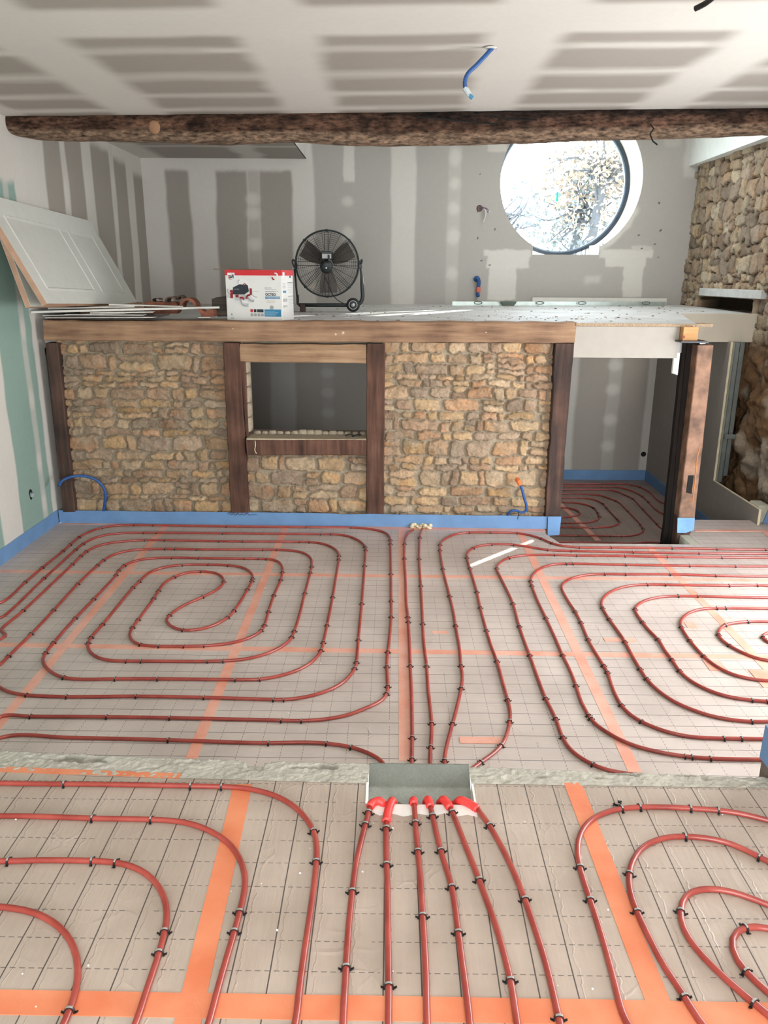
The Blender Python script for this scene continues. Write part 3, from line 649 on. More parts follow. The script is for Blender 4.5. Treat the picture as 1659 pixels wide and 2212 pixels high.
vt(0, 2165, 1659, 2193, 'broad orange tape strip across the bottom of the near floor', 0, .07, M_tape2, .5, .8)
vt(0, 1662, 390, 1677, 'narrow orange tape strip along the concrete threshold on the left', 0, .03, M_tape2, 0, .6)
for (x1, y1, x2, y2, wd, lb) in ((934, 1366, 968, 1366, .035, 'faint short orange tape patch between the second and third centre pipes'), (1305, 1382, 1373, 1383, .05, 'short orange tape patch lying crosswise under a right hand pipe'),
        (1481, 1350, 1503, 1351, .09, 'small square orange tape patch inside the right pipe spiral'), (993, 1599, 1085, 1600, .055, 'torn orange tape patch near the threshold under a bending pipe'),
        (1525, 1437, 1562, 1438, .13, 'slanting orange tape patch below the crosswise strip at the right spiral'), (1632, 1466, 1690, 1467, .2, 'large orange tape patch at the right side of the right spiral')):
    tape(G(x1, y1), G(x2, y2), wd, ZF, lb)
a, b = G(1500, 1146), G(1700, 1147); tape(a, b, .05, ZF, 'orange crosswise tape strip on the floor piece behind the brown post')
vt(1650, 1148, 1700, 1190, 'orange tape strip at the right end of the floor piece behind the brown post', wd=.05)
tape(atz(1206, 1085, ZLOW), atz(1292, 1168, ZLOW), .06, ZLOW, 'dim orange tape strip on the floor of the lower room behind the doorway')

# ---------------------------------------------------------------- blue perimeter band
def bandwall(name, a, b, h, z, label, th=.008, mat=None, wav=.0):
    a = Vector((a[0], a[1], z)); b = Vector((b[0], b[1], z)); d = (b-a); nn = max(2, int(d.length/.08)); s = Vector((-d.y, d.x, 0)).normalized()*th
    mb = MB(); secs = []
    for i in range(nn+1):
        p = a+d*i/nn; hh = h*(1+(vnoise(i*.35, 3.1)-.5)*.08); o_ = s*(wav*(vnoise(i*.5, 9)-.5)*6)
        secs.append([p+o_, p+s+o_, p+s+o_+Vector((0, 0, hh)), p+o_+Vector((0, 0, hh))])
    mb.loft(secs); o = mb.build(name, mat or M_blue); return props(o, label, 'edge band')
M_blue = plain('blue_foam_band', (104, 140, 182), .65, bmp=.08, var=.06, scale=6)
h1 = .115
t = bandwall('edge_band', (-2.935, 6.615), (1.36, 6.575), h1, ZF, 'blue foam edge band along the foot of the stone wall')
# handwriting on the band
sc = MB(); p = [atY(x, y, 6.595) for x, y in ((492, 1111), (496, 1107), (500, 1112), (505, 1108), (508, 1113), (514, 1109), (518, 1113), (523, 1110), (528, 1113), (533, 1109), (540, 1113), (548, 1111), (555, 1112))]
sc.tube(catmull(p, .006), .0022, 5); sc = sc.build('pen_scribble', plain('pen_ink', (40, 50, 84), .6, bmp=0), t)
bandwall('edge_band', (-2.945, 2.65), (-2.945, 6.63), .118, ZF, 'blue foam edge band along the foot of the green left wall')
t = MB(); a = atY(1186, 1118, 6.56); b = atY(1207, 1150, 6.56)
t.prism([(a.x, 6.56, ZF-.06), (1.472, 6.56, ZF-.05), (1.478, 6.56, ZF+.117), (a.x-.01, 6.56, ZF+.117)], (0, .01, 0)); props(t.build('edge_band', M_blue), 'end piece of blue edge band wrapped down the doorway post foot', 'edge band')
t = MB(); q = [atY(x, y, 6.415) for x, y in ((1464, 1119), (1501, 1119), (1499, 1145), (1482, 1151), (1463, 1151))]
t.prism(q, (0, .008, 0)); props(t.build('edge_band', plain('light_blue_foam', (112, 152, 194), .65, bmp=.05)), 'light blue foam piece wrapped around the foot of the brown post', 'edge band')
bandwall('edge_band', (XL, 9.885), (3.26, 9.885), .13, ZLOW, 'dim blue edge band along the back wall of the lower room', mat=M_blue)
bandwall('edge_band', (3.262, 9.88), (3.262, 7.0), .13, ZLOW, 'dim blue edge band along the right wall of the lower room', mat=M_blue)
# wall end with blue band at the far right of the near floor
pr = thing('wall_corner', (1.56, 2.54, -.35), 'grubby brown wall end wrapped in blue band at the right edge of the threshold', 'wall end')
x_ = ray(1651, 1600)[0]/ray(1651, 1600)[1]*2.60
t = MB().box(x_, x_+.35, 2.45, 2.60, -.35, .10, .004).build('wall_stub', plain('grubby_brown', (112, 98, 86), .9, bmp=.3), pr)
t = MB(); zq = [atY(1655, v_, 2.6).z for v_ in (1567, 1637, 1655)]; t.prism([(x_-.004, 2.604, zq[0]), (x_-.006, 2.604, zq[1]), (x_+.03, 2.604, zq[2]), (x_+.36, 2.604, zq[2]), (x_+.36, 2.604, zq[0])], (0, -.16, 0)); t.build('blue_wrap', M_blue, pr)

bl = thing('concrete_block', (3.45, 6.86, ZF), 'beige block with a blue band at the foot of the rubble wall, far right', 'block')
MB().box(3.29, 3.40, 6.80, 7.0, ZF, ZF+.16, .01).build('block_body', plain('step_block', (178, 174, 156), .9, bmp=.3), bl)
t = MB().prism([(3.34, 6.795, ZF+.001), (3.50, 6.795, ZF+.001), (3.50, 6.795, ZF+.19), (3.38, 6.795, ZF+.17)], (0, -.01, 0)).build('blue_wrap', M_blue, bl); t['label'] = 'blue foam band on the block'

# ---------------------------------------------------------------- heating pipes and their clips
m, nt, bs = newmat('red_pipe'); v = posvec(nt)
L(nt, ramp(nt, noise(nt, v, 9, 4), [(.3, lin(134, 46, 38)), (.7, lin(162, 70, 60))]), bs.inputs['Base Color']); bs.inputs['Roughness'].default_value = .28; bs.inputs['Specular IOR Level'].default_value = .6; M_pipe = m
M_clip = plain('black_clip_plastic', (26, 24, 24), .45, bmp=0); M_clipg = plain('pale_clip_back', (150, 148, 142), .5, bmp=0)
PR = .0092
def clip_proto():
    mb = MB(); n = 9
    arc = [(.0125*math.cos(math.pi*k/(n-1)), PR+.0125*math.sin(math.pi*k/(n-1))) for k in range(n)]
    pin = [(.0096*math.cos(math.pi*k/(n-1)), PR+.0096*math.sin(math.pi*k/(n-1))) for k in range(n)]
    out = [(.0125, .001)]+arc+[(-.0125, .001)]; inn = [(.0096, .001)]+pin+[(-.0096, .001)]; w_ = .0032
    secs = [[Vector((a[0], -w_, a[1])), Vector((a[0], w_, a[1])), Vector((b[0], w_, b[1])), Vector((b[0], -w_, b[1]))] for a, b in zip(out, inn)]
    mb.loft(secs)
    for s in (-1, 1): mb.prism([(s*.0118, -.0025, .003), (s*.0205, -.0025, .0085), (s*.0215, -.0025, .0062), (s*.0125, -.0025, .0)], (0, .005, 0)); mb.box(min(s*.0105, s*.0145), max(s*.0105, s*.0145), -.0042, .0042, .0, .0038)
    o = mesh_obj('pipe_clip', mb.v, mb.f, M_clip, origin=False)
    b2 = MB(); s2 = [[Vector((a[0]*1.02, -w_*.85, a[1]+.0006)), Vector((a[0]*1.02, w_*.85, a[1]+.0006)), Vector((a[0]*.98, w_*.85, a[1]-.0004)), Vector((a[0]*.98, -w_*.85, a[1]-.0004))] for a in arc[2:7]]
    b2.loft(s2); c = mesh_obj('clip_back', b2.v, b2.f, M_clipg, origin=False); c.parent = o; c['label'] = 'pale grey back of the clip'
    return o, c
CP = clip_proto(); CLIPUSED = [False]
def pts(s, ox, oy, sc): return [(ox+float(a)/sc, oy+float(b)/sc) for a, b in (q.split(',') for q in s.split())]
A1 = (0, 1100, 2.0); A2 = (830, 1100, 2.0); A3 = (0, 1600, 2.0); A4 = (830, 1600, 2.0); A5 = (720, 1600, 4.1475); AL = (1180, 1010, 5.184)
def pipe(parts, clips, z, label, clabel, cgroup, pre=None, post=None, clipdz=0):
    P = []
    for s, fr_ in parts: P += pts(s, *fr_)
    W = [atz(x, y, z+PR) for x, y in P]
    W = (([Vector((x, y, z+PR)) for x, y in pre]) if pre else [])+W+(([Vector((x, y, z+PR)) for x, y in post]) if post else [])
    C_ = [Vector(q) for q in catmull(W, .025)]
    for _ in range(3): C_ = [C_[0]]+[(C_[i-1]+C_[i]*2+C_[i+1])/4 for i in range(1, len(C_)-1)]+[C_[-1]]
    o = mesh_obj('heating_pipe', *(lambda q: (q.v, q.f))(MB().tube(C_, PR, 10)), M_pipe, smooth=True); props(o, label, 'pipe')
    arr = np.array([tuple(q) for q in C_])
    for s, fr_ in clips:
        for (x, y) in pts(s, *fr_):
            q = atz(x, y, z+PR); i = int(np.argmin(((arr-np.array(q))**2).sum(1))); i = min(max(i, 1), len(arr)-2)
            t = arr[i+1]-arr[i-1]; an = math.atan2(t[1], t[0])-math.pi/2
            if not CLIPUSED[0]: r_, c_ = CP; CLIPUSED[0] = True
            else:
                r_ = CP[0].copy(); COL.objects.link(r_); c_ = CP[1].copy(); COL.objects.link(c_); c_.parent = r_
            r_.location = (arr[i][0], arr[i][1], z); r_.rotation_euler = (0, 0, an+random.uniform(-.06, .06)); props(r_, clabel, 'pipe clip', cgroup)
    return o
pipe([('0,405 108,315 182,252 270,182 302,153 340,121 385,97 440,79 510,70 580,68 665,69 978,74 1320,77 1515,79 1590,84', A1), ('-25,92 0,98 18,112 27,133 27,165 28,200 29,280 30,395 30,465 22,560 15,617 11,680 15,765 12,797 -15,830', A2), ('1590,855 1500,890 1400,908 1300,914 1210,912 735,901 460,897 135,895 0,893', A1)],
     [('108,315 182,252 270,182 302,153 337,121 440,79 580,68 665,69 978,74 1320,77 1515,79 135,896 460,897 735,902 1210,912 1298,914', A1), ('27,133 27,150 29,282 30,395 30,467 15,617 11,682 17,765 12,797', A2)], ZF,
     'outermost red pipe of the left spiral, nearest the blue band', 'small black clip holding the outermost pipe of the left spiral', 'clips on the outermost left spiral pipe', pre=[(-2.72, 4.4), (-2.70, 4.75)], post=[(-1.9, 3.13), (-2.5, 3.2)])
pipe([('0,470 190,298 325,176 358,150 400,127 450,112 530,103 620,101 680,101 963,104 1380,107 1430,107 1500,115 1550,135 1578,163 1578,200 1575,245 1563,407 1548,563 1540,660 1533,688 1480,750 1400,790 1300,815 1225,823 1175,822 880,813 587,808 290,810 117,803 50,793 -10,765 -40,725 -30,695 0,671 38,633 135,538 232,435 335,323 420,243 447,220 500,192 560,178 640,172 712,171 758,171 853,173 1133,174 1194,175 1260,178 1310,188 1342,210 1346,248 1340,275 1317,362 1290,470 1271,525 1261,553 1230,585 1150,625 1050,649 965,655 890,657 613,656 545,656 460,652 410,635 380,603 380,578 393,553 445,495 573,340 602,312 650,270 720,248 790,240 900,239 985,242 1050,252 1085,275 1092,300 1069,347 1012,437 985,467 920,503 850,521 787,523 735,503 717,480 732,457 800,412 875,379 940,345 968,313 955,288 930,275 868,268 800,275 753,293 710,318 685,352 663,386 598,476 573,510 558,540 570,568 605,586 686,592 793,592 883,590 1000,578 1080,555 1131,523 1143,500 1160,442 1183,372 1213,305 1220,272 1218,245 1195,222 1153,214 1113,213 1052,213 860,211 742,209 640,213 580,224 535,243 513,265 500,286 405,388 325,470 232,575 197,620 183,648 190,672 220,703 275,728 350,735 498,733 682,733 1012,736 1120,735 1200,722 1280,698 1350,658 1388,610 1397,575 1413,500 1437,380 1450,300 1463,218 1464,196 1445,170 1400,150 1338,141 1290,140 1050,139 945,138 715,134 625,133 540,138 450,150 400,167 372,183 348,203 310,240 102,436 0,528', A1)],
     [('190,298 325,176 358,150 620,101 680,101 963,104 1380,107 1430,107 1580,163 1578,178 1575,245 1563,407 1549,563 1541,660 1533,688 117,804 290,811 587,808 880,814 1175,822 1224,824 102,436 310,240 348,203 372,183 625,133 715,134 945,138 1050,139 1290,140 1338,141 1464,200 1463,218 1437,380 1413,500 1397,575 1388,610 1120,735 1012,736 682,733 498,733 275,728 197,620 232,575 325,470 405,388 500,286 513,265 535,243 742,209 860,211 1052,213 1113,213 1153,215 1220,272 1213,305 1183,372 1160,442 1143,500 1131,523 883,590 793,592 686,592 605,585 573,510 598,476 663,386 685,352 755,293 868,268 968,313 875,379 732,457 787,523 985,467 1012,437 1069,347 1090,312 1093,298 985,243 900,239 790,241 602,312 573,340 445,495 393,553 380,578 545,656 613,656 890,657 965,655 1261,553 1271,525 1317,362 1340,275 1345,248 1194,175 1133,174 853,173 758,171 712,171 447,220 420,243 335,323 232,435 135,538 38,633', A1)], ZF,
     'long red pipe wound into the left spiral around an S-shaped centre', 'small black clip on the windings of the left spiral inside its outermost pipe', 'clips on the left spiral windings', pre=[(-2.58, 4.35), (-2.52, 4.62)], post=[(-2.33, 4.35), (-2.40, 4.15)])
pipe([('0,986 300,987 727,997 1155,1010 1300,1007 1410,1011 1516,1027 1590,1052 1655,1092', A1)], [('727,998 1155,1010 1411,1011 1516,1027', A1)], ZF, 'red pipe running along the threshold on the left and diving under it', 'small black clip on the pipe along the left part of the threshold', 'clips on the pipe left along the threshold', pre=[(-2.6, 2.86), (-2.0, 2.84)], post=[(-.02, 2.60), (.0, 2.52)])
PC = [
 ('125,88 108,98 93,120 88,150 87,213 92,300 95,400 102,465 104,487 108,560 112,677 118,800 120,900 121,987 119,1080', '88,150 87,213 102,468 104,487 112,678 121,987 118,1080', 'left one of the two red pipes coming out of the foam blob', 'on the left pipe from the foam blob'),
 ('163,85 155,110 152,150 151,215 158,330 163,420 166,495 172,590 183,678 190,780 200,870 205,927 201,1026 197,1080', '155,124 151,215 159,330 166,495 183,679 204,927 201,1026', 'red pipe coming out of the foam blob, right one of the two', 'on the right pipe from the foam blob'),
 ('1659,174 1437,172 1243,168 982,165 845,165 760,157 723,147 680,127 620,110 573,103 460,100 368,100 310,107 262,128 242,150 241,178 253,258 282,374 300,450 308,503 325,600 331,675 338,720 332,775 315,850 295,927 275,1000 259,1085', '1643,173 1437,172 1243,168 982,165 845,165 723,148 680,128 573,103 460,100 368,100 240,155 241,178 253,258 282,374 308,503 331,675 332,775 295,927 258,1087', 'red pipe passing closest to the doorway and turning down beside the foam blob pipes', 'on the pipe passing closest to the doorway'),
 ('1659,192 1360,190 1075,186 810,180 708,176 640,165 560,153 466,151 410,158 376,172 358,190 357,210 370,256 400,357 415,425 441,523 465,600 487,657 510,740 533,823 545,880 542,917 530,970 508,1020 465,1060 418,1092', '1360,190 1075,186 810,180 708,176 556,153 466,151 381,167 357,210 371,256 400,357 415,425 441,523 487,657 534,824 542,915 508,1020 418,1092', 'red pipe second from the doorway, passing under the white light patch', 'on the pipe second from the doorway'),
 ('1659,210 1457,208 1223,206 1040,202 833,200 735,197 600,199 537,210 500,230 485,255 500,290 530,350 556,408 583,505 605,570 628,631 660,720 697,817 741,905 770,985 810,1045 898,1102 960,1126', '1457,208 1223,206 1040,202 833,200 735,197 537,210 487,253 556,408 583,505 628,632 697,817 741,905 770,985 898,1103', 'red pipe third from the doorway, ending behind the threshold', 'on the pipe third from the doorway'),
 ('1659,246 1517,246 1318,244 1045,240 818,235 785,235 730,238 670,258 640,285 632,310 638,332 660,390 698,470 740,560 770,630 800,690 828,762 850,830 880,887 893,910 950,955 1050,1010 1180,1048 1295,1067 1337,1072 1413,1077 1640,1081', '1517,246 1318,244 1044,240 818,235 785,236 633,310 638,332 698,468 770,628 829,762 880,887 890,910 1295,1068 1337,1074 1413,1077', 'outermost red pipe of the right spiral', 'on the outermost pipe of the right spiral'),
 ('1659,290 1432,287 1235,281 1045,281 953,280 880,283 810,298 775,318 765,335 770,353 800,405 825,442 850,490 880,562 915,625 948,676 965,705 985,770 1022,845 1060,885 1110,917 1200,955 1320,983 1465,990 1545,991 1650,993', '1432,287 1235,281 1045,281 953,280 826,442 850,487 881,562 949,677 965,706 1023,846 1109,917 1465,990 1545,992', 'red pipe second from outside in the right spiral', 'on the second pipe of the right spiral'),
 ('1659,331 1610,328 1488,330 1217,326 1137,325 1060,330 990,350 950,378 937,405 943,427 972,475 1005,520 1040,573 1075,640 1105,690 1133,733 1180,780 1260,835 1400,890 1500,910 1592,918 1659,917', '1610,328 1488,330 1217,326 1137,325 943,427 974,474 1040,573 1105,690 1132,735 1592,918', 'red pipe third from outside in the right spiral', 'on the third pipe of the right spiral'),
 ('1659,382 1357,376 1272,375 1200,378 1130,393 1095,412 1082,432 1115,487 1150,530 1183,562 1215,615 1243,650 1275,698 1330,745 1420,790 1500,813 1590,825 1659,831', '1357,376 1272,375 1083,432 1116,486 1184,562 1243,650 1276,698 1591,826 1652,830', 'red pipe fourth from outside in the right spiral', 'on the fourth pipe of the right spiral'),
 ('1659,429 1480,427 1435,428 1418,427 1350,435 1300,458 1280,485 1283,510 1320,567 1378,633 1430,675 1500,712 1580,733 1659,742', '1480,427 1435,428 1282,510 1321,567 1379,633', 'red pipe fifth from outside in the right spiral, around the small tape patch', 'on the fifth pipe of the right spiral'),
 ('1659,485 1572,485 1500,493 1470,500 1447,520 1443,542 1460,567 1493,590 1560,625 1620,648 1659,655', '1572,486 1470,500 1445,542 1493,590', 'red pipe loop second from the middle of the right spiral', 'on the second innermost loop of the right spiral'),
 ('1659,533 1640,538 1628,550 1640,565 1659,577', '1628,551', 'tip of the innermost red pipe loop of the right spiral at the right edge', 'on the innermost loop of the right spiral')]
for i, (s, c, lb, cl) in enumerate(PC):
    P0 = atz(*pts(s, *A2)[0], ZF); P1 = atz(*pts(s, *A2)[-1], ZF)
    pre = None if i < 2 else [(P0.x+.75-.02*i, P0.y), (P0.x+.3, P0.y)]
    post = [(P1.x, P1.y-.10)] if i in (0, 1, 2) else [(P1.x-.06, P1.y-.08)] if i == 3 else [(P1.x+.12, P1.y-.05)] if i == 4 else [(P1.x+.3, P1.y-.0), (P1.x+.7, P1.y)]
    pipe([(s, A2)], [(c, A2)], ZF, lb, 'small black clip '+cl, 'clips '+cl, pre=pre, post=post)
PN = [
 ([('0,183 270,187 350,187 817,195 957,198 1050,203 1130,218 1210,245 1280,290 1330,345 1358,392 1368,440 1366,525 1355,640 1340,745 1310,950 1290,1100 1278,1223', A3)], [('270,190 817,198 957,200 1358,392 1361,523', A3)], 'outer red pipe of the near left bends, closest to the threshold', 'on the outer near left bend'),
 ([('0,325 100,325 397,335 650,340 750,345 830,358 920,395 1000,450 1040,510 1060,580 1055,660 1035,742 1013,825 985,920 950,1040 920,1150 905,1223', A3)], [('395,337 650,341 1035,742 1013,827', A3)], 'second red pipe of the near left bends, crossing the orange tape', 'on the second near left bend'),
 ([('0,520 34,521 150,516 395,519 498,524 570,540 640,575 690,630 720,700 725,770 712,830 685,925 650,1030 610,1150 590,1223', A3)], [('34,522 395,521 498,525 712,830 685,926', A3)], 'third red pipe of the near left bends', 'on the third near left bend'),
 ([('0,717 60,722 150,740 230,780 290,835 325,900 340,980 333,1070 320,1120 300,1165 280,1223', A3)], [('302,1163', A3)], 'innermost red pipe of the near left bends, cut by the lower left corner', 'on the innermost near left bend')]
for i, (s, c, lb, cl) in enumerate(PN):
    P0 = atz(*pts(s[0][0], *A3)[0], 0); P1 = atz(*pts(s[0][0], *A3)[-1], 0)
    pipe(s, c, 0, lb, 'black clip with pale back '+cl, 'clips '+cl, pre=[(P0.x-.7, P0.y+.02), (P0.x-.3, P0.y)], post=[(P1.x-.03, P1.y-.2), (P1.x-.05, P1.y-.6)])
PM = [('1659,345 1560,318 1445,300 1320,292 1215,286 1107,286 1023,291 950,310 880,350 845,400 832,460 845,550 870,630 890,690 930,810 970,950 1010,1100 1045,1223', '1445,298 1320,291 1107,287 1023,291 851,557 890,692', 'outer red pipe of the near right bends', 'on the outer near right bend'),
 ('1659,525 1630,508 1540,460 1430,425 1295,412 1200,420 1120,455 1070,520 1057,577 1062,660 1092,742 1150,860 1210,980 1295,1098 1330,1160 1365,1223', '1295,412 1628,508 1057,577 1093,744 1297,1098', 'second red pipe of the near right bends', 'on the second near right bend'),
 ('1659,712 1590,680 1500,650 1400,635 1320,650 1280,690 1272,740 1290,820 1350,905 1450,1005 1540,1090 1603,1135 1659,1185', '1275,738 1603,1135', 'third red pipe of the near right bends', 'on the third near right bend'),
 ('1659,810 1600,795 1552,797 1510,815 1487,850 1490,900 1520,960 1558,1000 1610,1045 1659,1090', '1552,800 1558,998', 'smallest red pipe loop at the lower right edge', 'on the smallest near right loop')]
for i, (s, c, lb, cl) in enumerate(PM):
    P0 = atz(*pts(s, *A4)[0], 0); P1 = atz(*pts(s, *A4)[-1], 0)
    pipe([(s, A4)], [(c, A4)], 0, lb, 'black clip with pale back '+cl, 'clips '+cl, pre=[(P0.x+.5, P0.y-.35), (P0.x+.2, P0.y-.1)], post=[(P1.x+.12, P1.y-.2), (P1.x+.3, P1.y-.5)])
t = CP[0].copy(); COL.objects.link(t); c_ = CP[1].copy(); COL.objects.link(c_); c_.parent = t
t.location = (*atz(1330, 1736, .0)[:2], .004); t.rotation_euler = (math.radians(80), 0, .6); props(t, 'loose black clip lying on the floor beside the outer near right bend', 'pipe clip')
# six pipes diving into the passage
PS = [([('330,585 315,650 285,760', A5), ('1540,520 1522,650 1505,820 1495,980 1488,1100 1482,1223', A3)], [('1587,320 1577,370 1522,650 1495,982', A3)], 'first from the left of the six', '440,548 415,540 380,545 350,560 330,590', (0, -.045)),
 ([('475,725 472,800 472,950 478,1110 480,1220', A5), ('14,600 14,700 17,900 20,1062 18,1223', A4)], [('14,368 12,535 20,1062', A4)], 'second from the left of the six', '528,530 515,560 500,600 485,660 476,722', (0, -.03)),
 ([('722,560 730,650 735,740 757,990', A5), ('157,600 166,760 178,950 185,1223', A4)], [('133,352 146,475 166,762', A4)], 'third from the left of the six', '718,525 720,545 723,566', (0, -.03)),
 ([('868,590 890,680 963,990', A5), ('292,632 320,828 340,980 360,1120 370,1223', A4)], [('212,325 246,475 292,632 320,828', A4)], 'fourth from the left of the six', '848,520 858,552 870,590', (0, -.03)),
 ([('1045,600 1070,650', A5), ('350,450 410,602 450,710 490,820 525,950 548,1040 575,1223', A4)], [('298,315 410,602 548,1040', A4)], 'fifth from the left of the six', '988,520 1015,555 1045,600', (0, -.03)),
 ([('1290,610 1370,715', A5), ('500,445 550,545 608,685 640,780 690,930 735,1110 757,1210', A4)], [('450,362 609,685 757,1212', A4)], 'first from the right of the six', '1140,525 1200,555 1245,580 1290,612', (0, -.03))]
M_sleeve = plain('bright_red_sleeve', (226, 62, 58), .4, bmp=0, var=.04)
for i, (s, c, lb, sl, dv) in enumerate(PS):
    P0 = atz(*pts(*([s[0][0]]+list(s[0][1])))[0], 0); P1 = atz(*pts(*([s[-1][0]]+list(s[-1][1])))[-1], 0); K = P1-atz(*pts(*([s[-1][0]]+list(s[-1][1])))[-2], 0); K.normalize()
    pipe(s, c, 0, 'red pipe leaving the mortar passage, '+lb, 'black clip on the passage pipe '+lb, 'clips on the pipe '+lb, post=[(P1.x+K.x*.3, P1.y+K.y*.3), (P1.x+K.x*.7, P1.y+K.y*.7)])
    Q = [atz(x, y, .012) for x, y in pts(sl, *A5)]; d = (Q[0]-Q[1]).normalized()
    Q = [Q[0]+d*.025+Vector((0, .012, -.045)), Q[0]+d*.01+Vector((0, .006, -.022))]+[Q[0]+Vector((0, 0, -.004))]+Q[1:]
    cc = catmull(Q, .0035); rr = [.0142+.0011*math.sin(k*math.pi*.85) for k in range(len(cc))]
    o = MB().tube(cc, rr, 14).build('pipe_sleeve', M_sleeve, smooth=True); props(o, 'bright red corrugated sleeve at the passage, '+lb+' pipes', 'sleeve')
# bare white strip of torn foil in front of the passage
t = MB(); q = [H0(x, y) for x, y in ((792, 1737), (1030, 1740), (1031, 1765), (1010, 1760), (985, 1764), (960, 1757), (935, 1763), (905, 1758), (872, 1764), (845, 1757), (820, 1762), (798, 1752))]
props(t.prism([(p.x, p.y, .0003) for p in q], (0, 0, .0006)).build('torn_foil', plain('white_foam_surface', (226, 222, 216), .85, bmp=.1)), 'white torn strip of foam showing in front of the mortar passage', 'foam strip')
# lower room pipes
LW = [('170,182 620,182 860,182 960,195 1060,222 1160,275 1300,395', 'farthest red pipe of the lower room, nearest its back wall', '620,182 1060,222'), ('170,208 610,211 800,220 920,245 1010,285 1080,325 1150,388 1290,510', 'second red pipe from the back wall in the lower room', '610,211 1080,325 1150,388'), ('170,247 560,247 700,250 800,270 880,305 965,345 1090,470 1245,632 1290,680', 'third red pipe from the back wall in the lower room', '965,348 1095,470 1245,632'),
 ('170,292 310,293 500,300 620,315 720,350 800,380 920,490 1060,640 1090,690 1078,722 1020,750 930,765 840,766 710,764 360,760 140,758', 'red pipe with the widest full turn in the lower room', '310,293 795,370 920,490 1070,645 1085,683 840,765 710,764 360,762'), ('165,338 360,338 480,345 580,375 640,405 680,453 800,580 825,605 800,638 720,660 620,668 510,672 140,665', 'red pipe with the second widest turn in the lower room', '360,338 640,405 680,453 805,580 822,603 510,672'),
 ('165,383 300,393 400,405 480,425 545,460 580,510 600,550 580,583 520,605 410,620 215,618 150,616', 'red pipe with the third widest turn in the lower room', '535,450 580,510 600,548 405,620 215,618'), ('165,448 280,458 340,475 380,503 370,527 320,545 220,553 150,556', 'red pipe with the smallest turn in the lower room', ''), ('150,832 700,843 1000,845 1240,835', 'red pipe nearest the doorway edge in the lower room', '')]
for s, lb, c in LW:
    P = pts(s, *AL); P0 = atz(*P[0], ZLOW); P1 = atz(*P[-1], ZLOW); pe = (P1.x-.3, P1.y) if P[-1][0] < 1300 and P[0][0] < 1300 and len(P) > 4 and P[-1][0] < 1215 else (P1.x+.25, P1.y-.45)
    pipe([(s, AL)], [(c, AL)] if c else [], ZLOW, lb, 'tiny dark clip on the '+lb, 'clips on the '+lb, pre=[(P0.x-.5, P0.y)], post=[pe])
# ---------------------------------------------------------------- timbers of the half-timbered wall
WD = wood('oak_brown_x', (98, 72, 56), (142, 110, 86), (174, 140, 110), 'X'); WDL = wood('oak_light_x', (110, 82, 62), (154, 122, 94), (182, 152, 122), 'X')
WR_ = wood('oak_red_z', (54, 36, 29), (88, 60, 48), (118, 84, 68), 'Z'); WK = wood('oak_dark_z', (44, 34, 30), (72, 54, 46), (96, 72, 60), 'Z')
WBK = wood('tarred_wood_z', (20, 15, 13), (30, 23, 20), (44, 34, 30), 'Z', bmp=.2); WBR = wood('oak_orange_z', (100, 74, 60), (148, 116, 98), (180, 148, 126), 'Z')
def timber(name, A_, B_, y0, y1, mat, label, wob=.006, seed=0, cat='timber', parent=None, ch=.006, step=.05):
    """A_,B_: the two end edges given as (point, point) across the front face"""
    a0, a1 = Vector(A_[0]), Vector(A_[1]); b0, b1 = Vector(B_[0]), Vector(B_[1]); n = max(3, int((b0-a0).length/step)); secs = []
    for i in range(n+1):
        t = i/n; p = a0.lerp(b0, t); q = a1.lerp(b1, t); d = (q-p).normalized()
        p = p+d*(vnoise(i*.45, seed)-.5)*wob*2; q = q+d*(vnoise(i*.45, seed+5.5)-.5)*wob*2; f = (vnoise(i*.5, seed+9)-.5)*wob
        s = []
        for (c, e) in ((p, d), (q, -d)): s.append((c, e))
        P_, Q_ = p, q
        ring = [Vector((P_.x, y0+f+ch, P_.z)), Vector((P_.x, y0+f, P_.z))+d*ch, Vector((Q_.x, y0+f, Q_.z))-d*ch, Vector((Q_.x, y0+f+ch, Q_.z)), Vector((Q_.x, y1, Q_.z)), Vector((P_.x, y1, P_.z))]
        secs.append(ring)
    o = MB().loft(secs).build(name, mat, parent); autosm(o, 40)
    return props(o, label, cat) if parent is None else o
W = lambda x, y, Y=YT: tuple(atY(x, y, Y))
tp = timber('top_beam', (W(93, 692), W(95, 736)), (W(1246, 697), W(1241, 741)), YT, YT+.19, WD, 'long horizontal oak beam carrying the front edge of the mezzanine', .005, 1, 'beam')
# two pale plaster scars and knots on it
sc = MB()
for x, y, r_ in ((741, 719, .012), (725, 722, .009), (1050, 718, .006), (503, 710, .005)):
    p = atY(x, y, YT-.003); sc.lathe(p, (0, 1, 0), [(r_*.2, -.002), (r_, 0), (r_*.9, .008)], 9)
sc.build('plaster_scar', plain('pale_scar', (206, 186, 154), .8), tp)
YQ = YT+.002
timber('timber_post', (W(97, 741), W(124, 741)), (W(136, 1106), W(162, 1106)), YQ, YQ+.12, WK, 'dark brown post in the left corner beside the green wall', .004, 2, 'post')
timber('timber_post', (W(481, 741), W(517, 741)), (W(499, 1107), W(538, 1107)), YQ-.01, YQ+.083, WR_, 'reddish brown post left of the dark hatch', .004, 3, 'post')
timber('timber_strip', (W(517, 778), W(529, 778)), (W(530, 942), W(536, 942)), YQ+.02, YQ+.083, WR_, 'narrow reddish timber strip between the left hatch post and the stone reveal', .002, 4, 'timber')
timber('timber_post', (W(792, 742), W(832, 743)), (W(791, 1111), W(829, 1112)), YQ, YQ+.083, WR_, 'reddish brown post right of the dark hatch', .003, 5, 'post')
timber('hatch_lintel', (W(518, 743), W(518, 782)), (W(791, 744), W(791, 785)), YQ-.004, YQ+.13, WDL, 'light brown cracked timber lintel over the dark hatch', .004, 6, 'lintel')
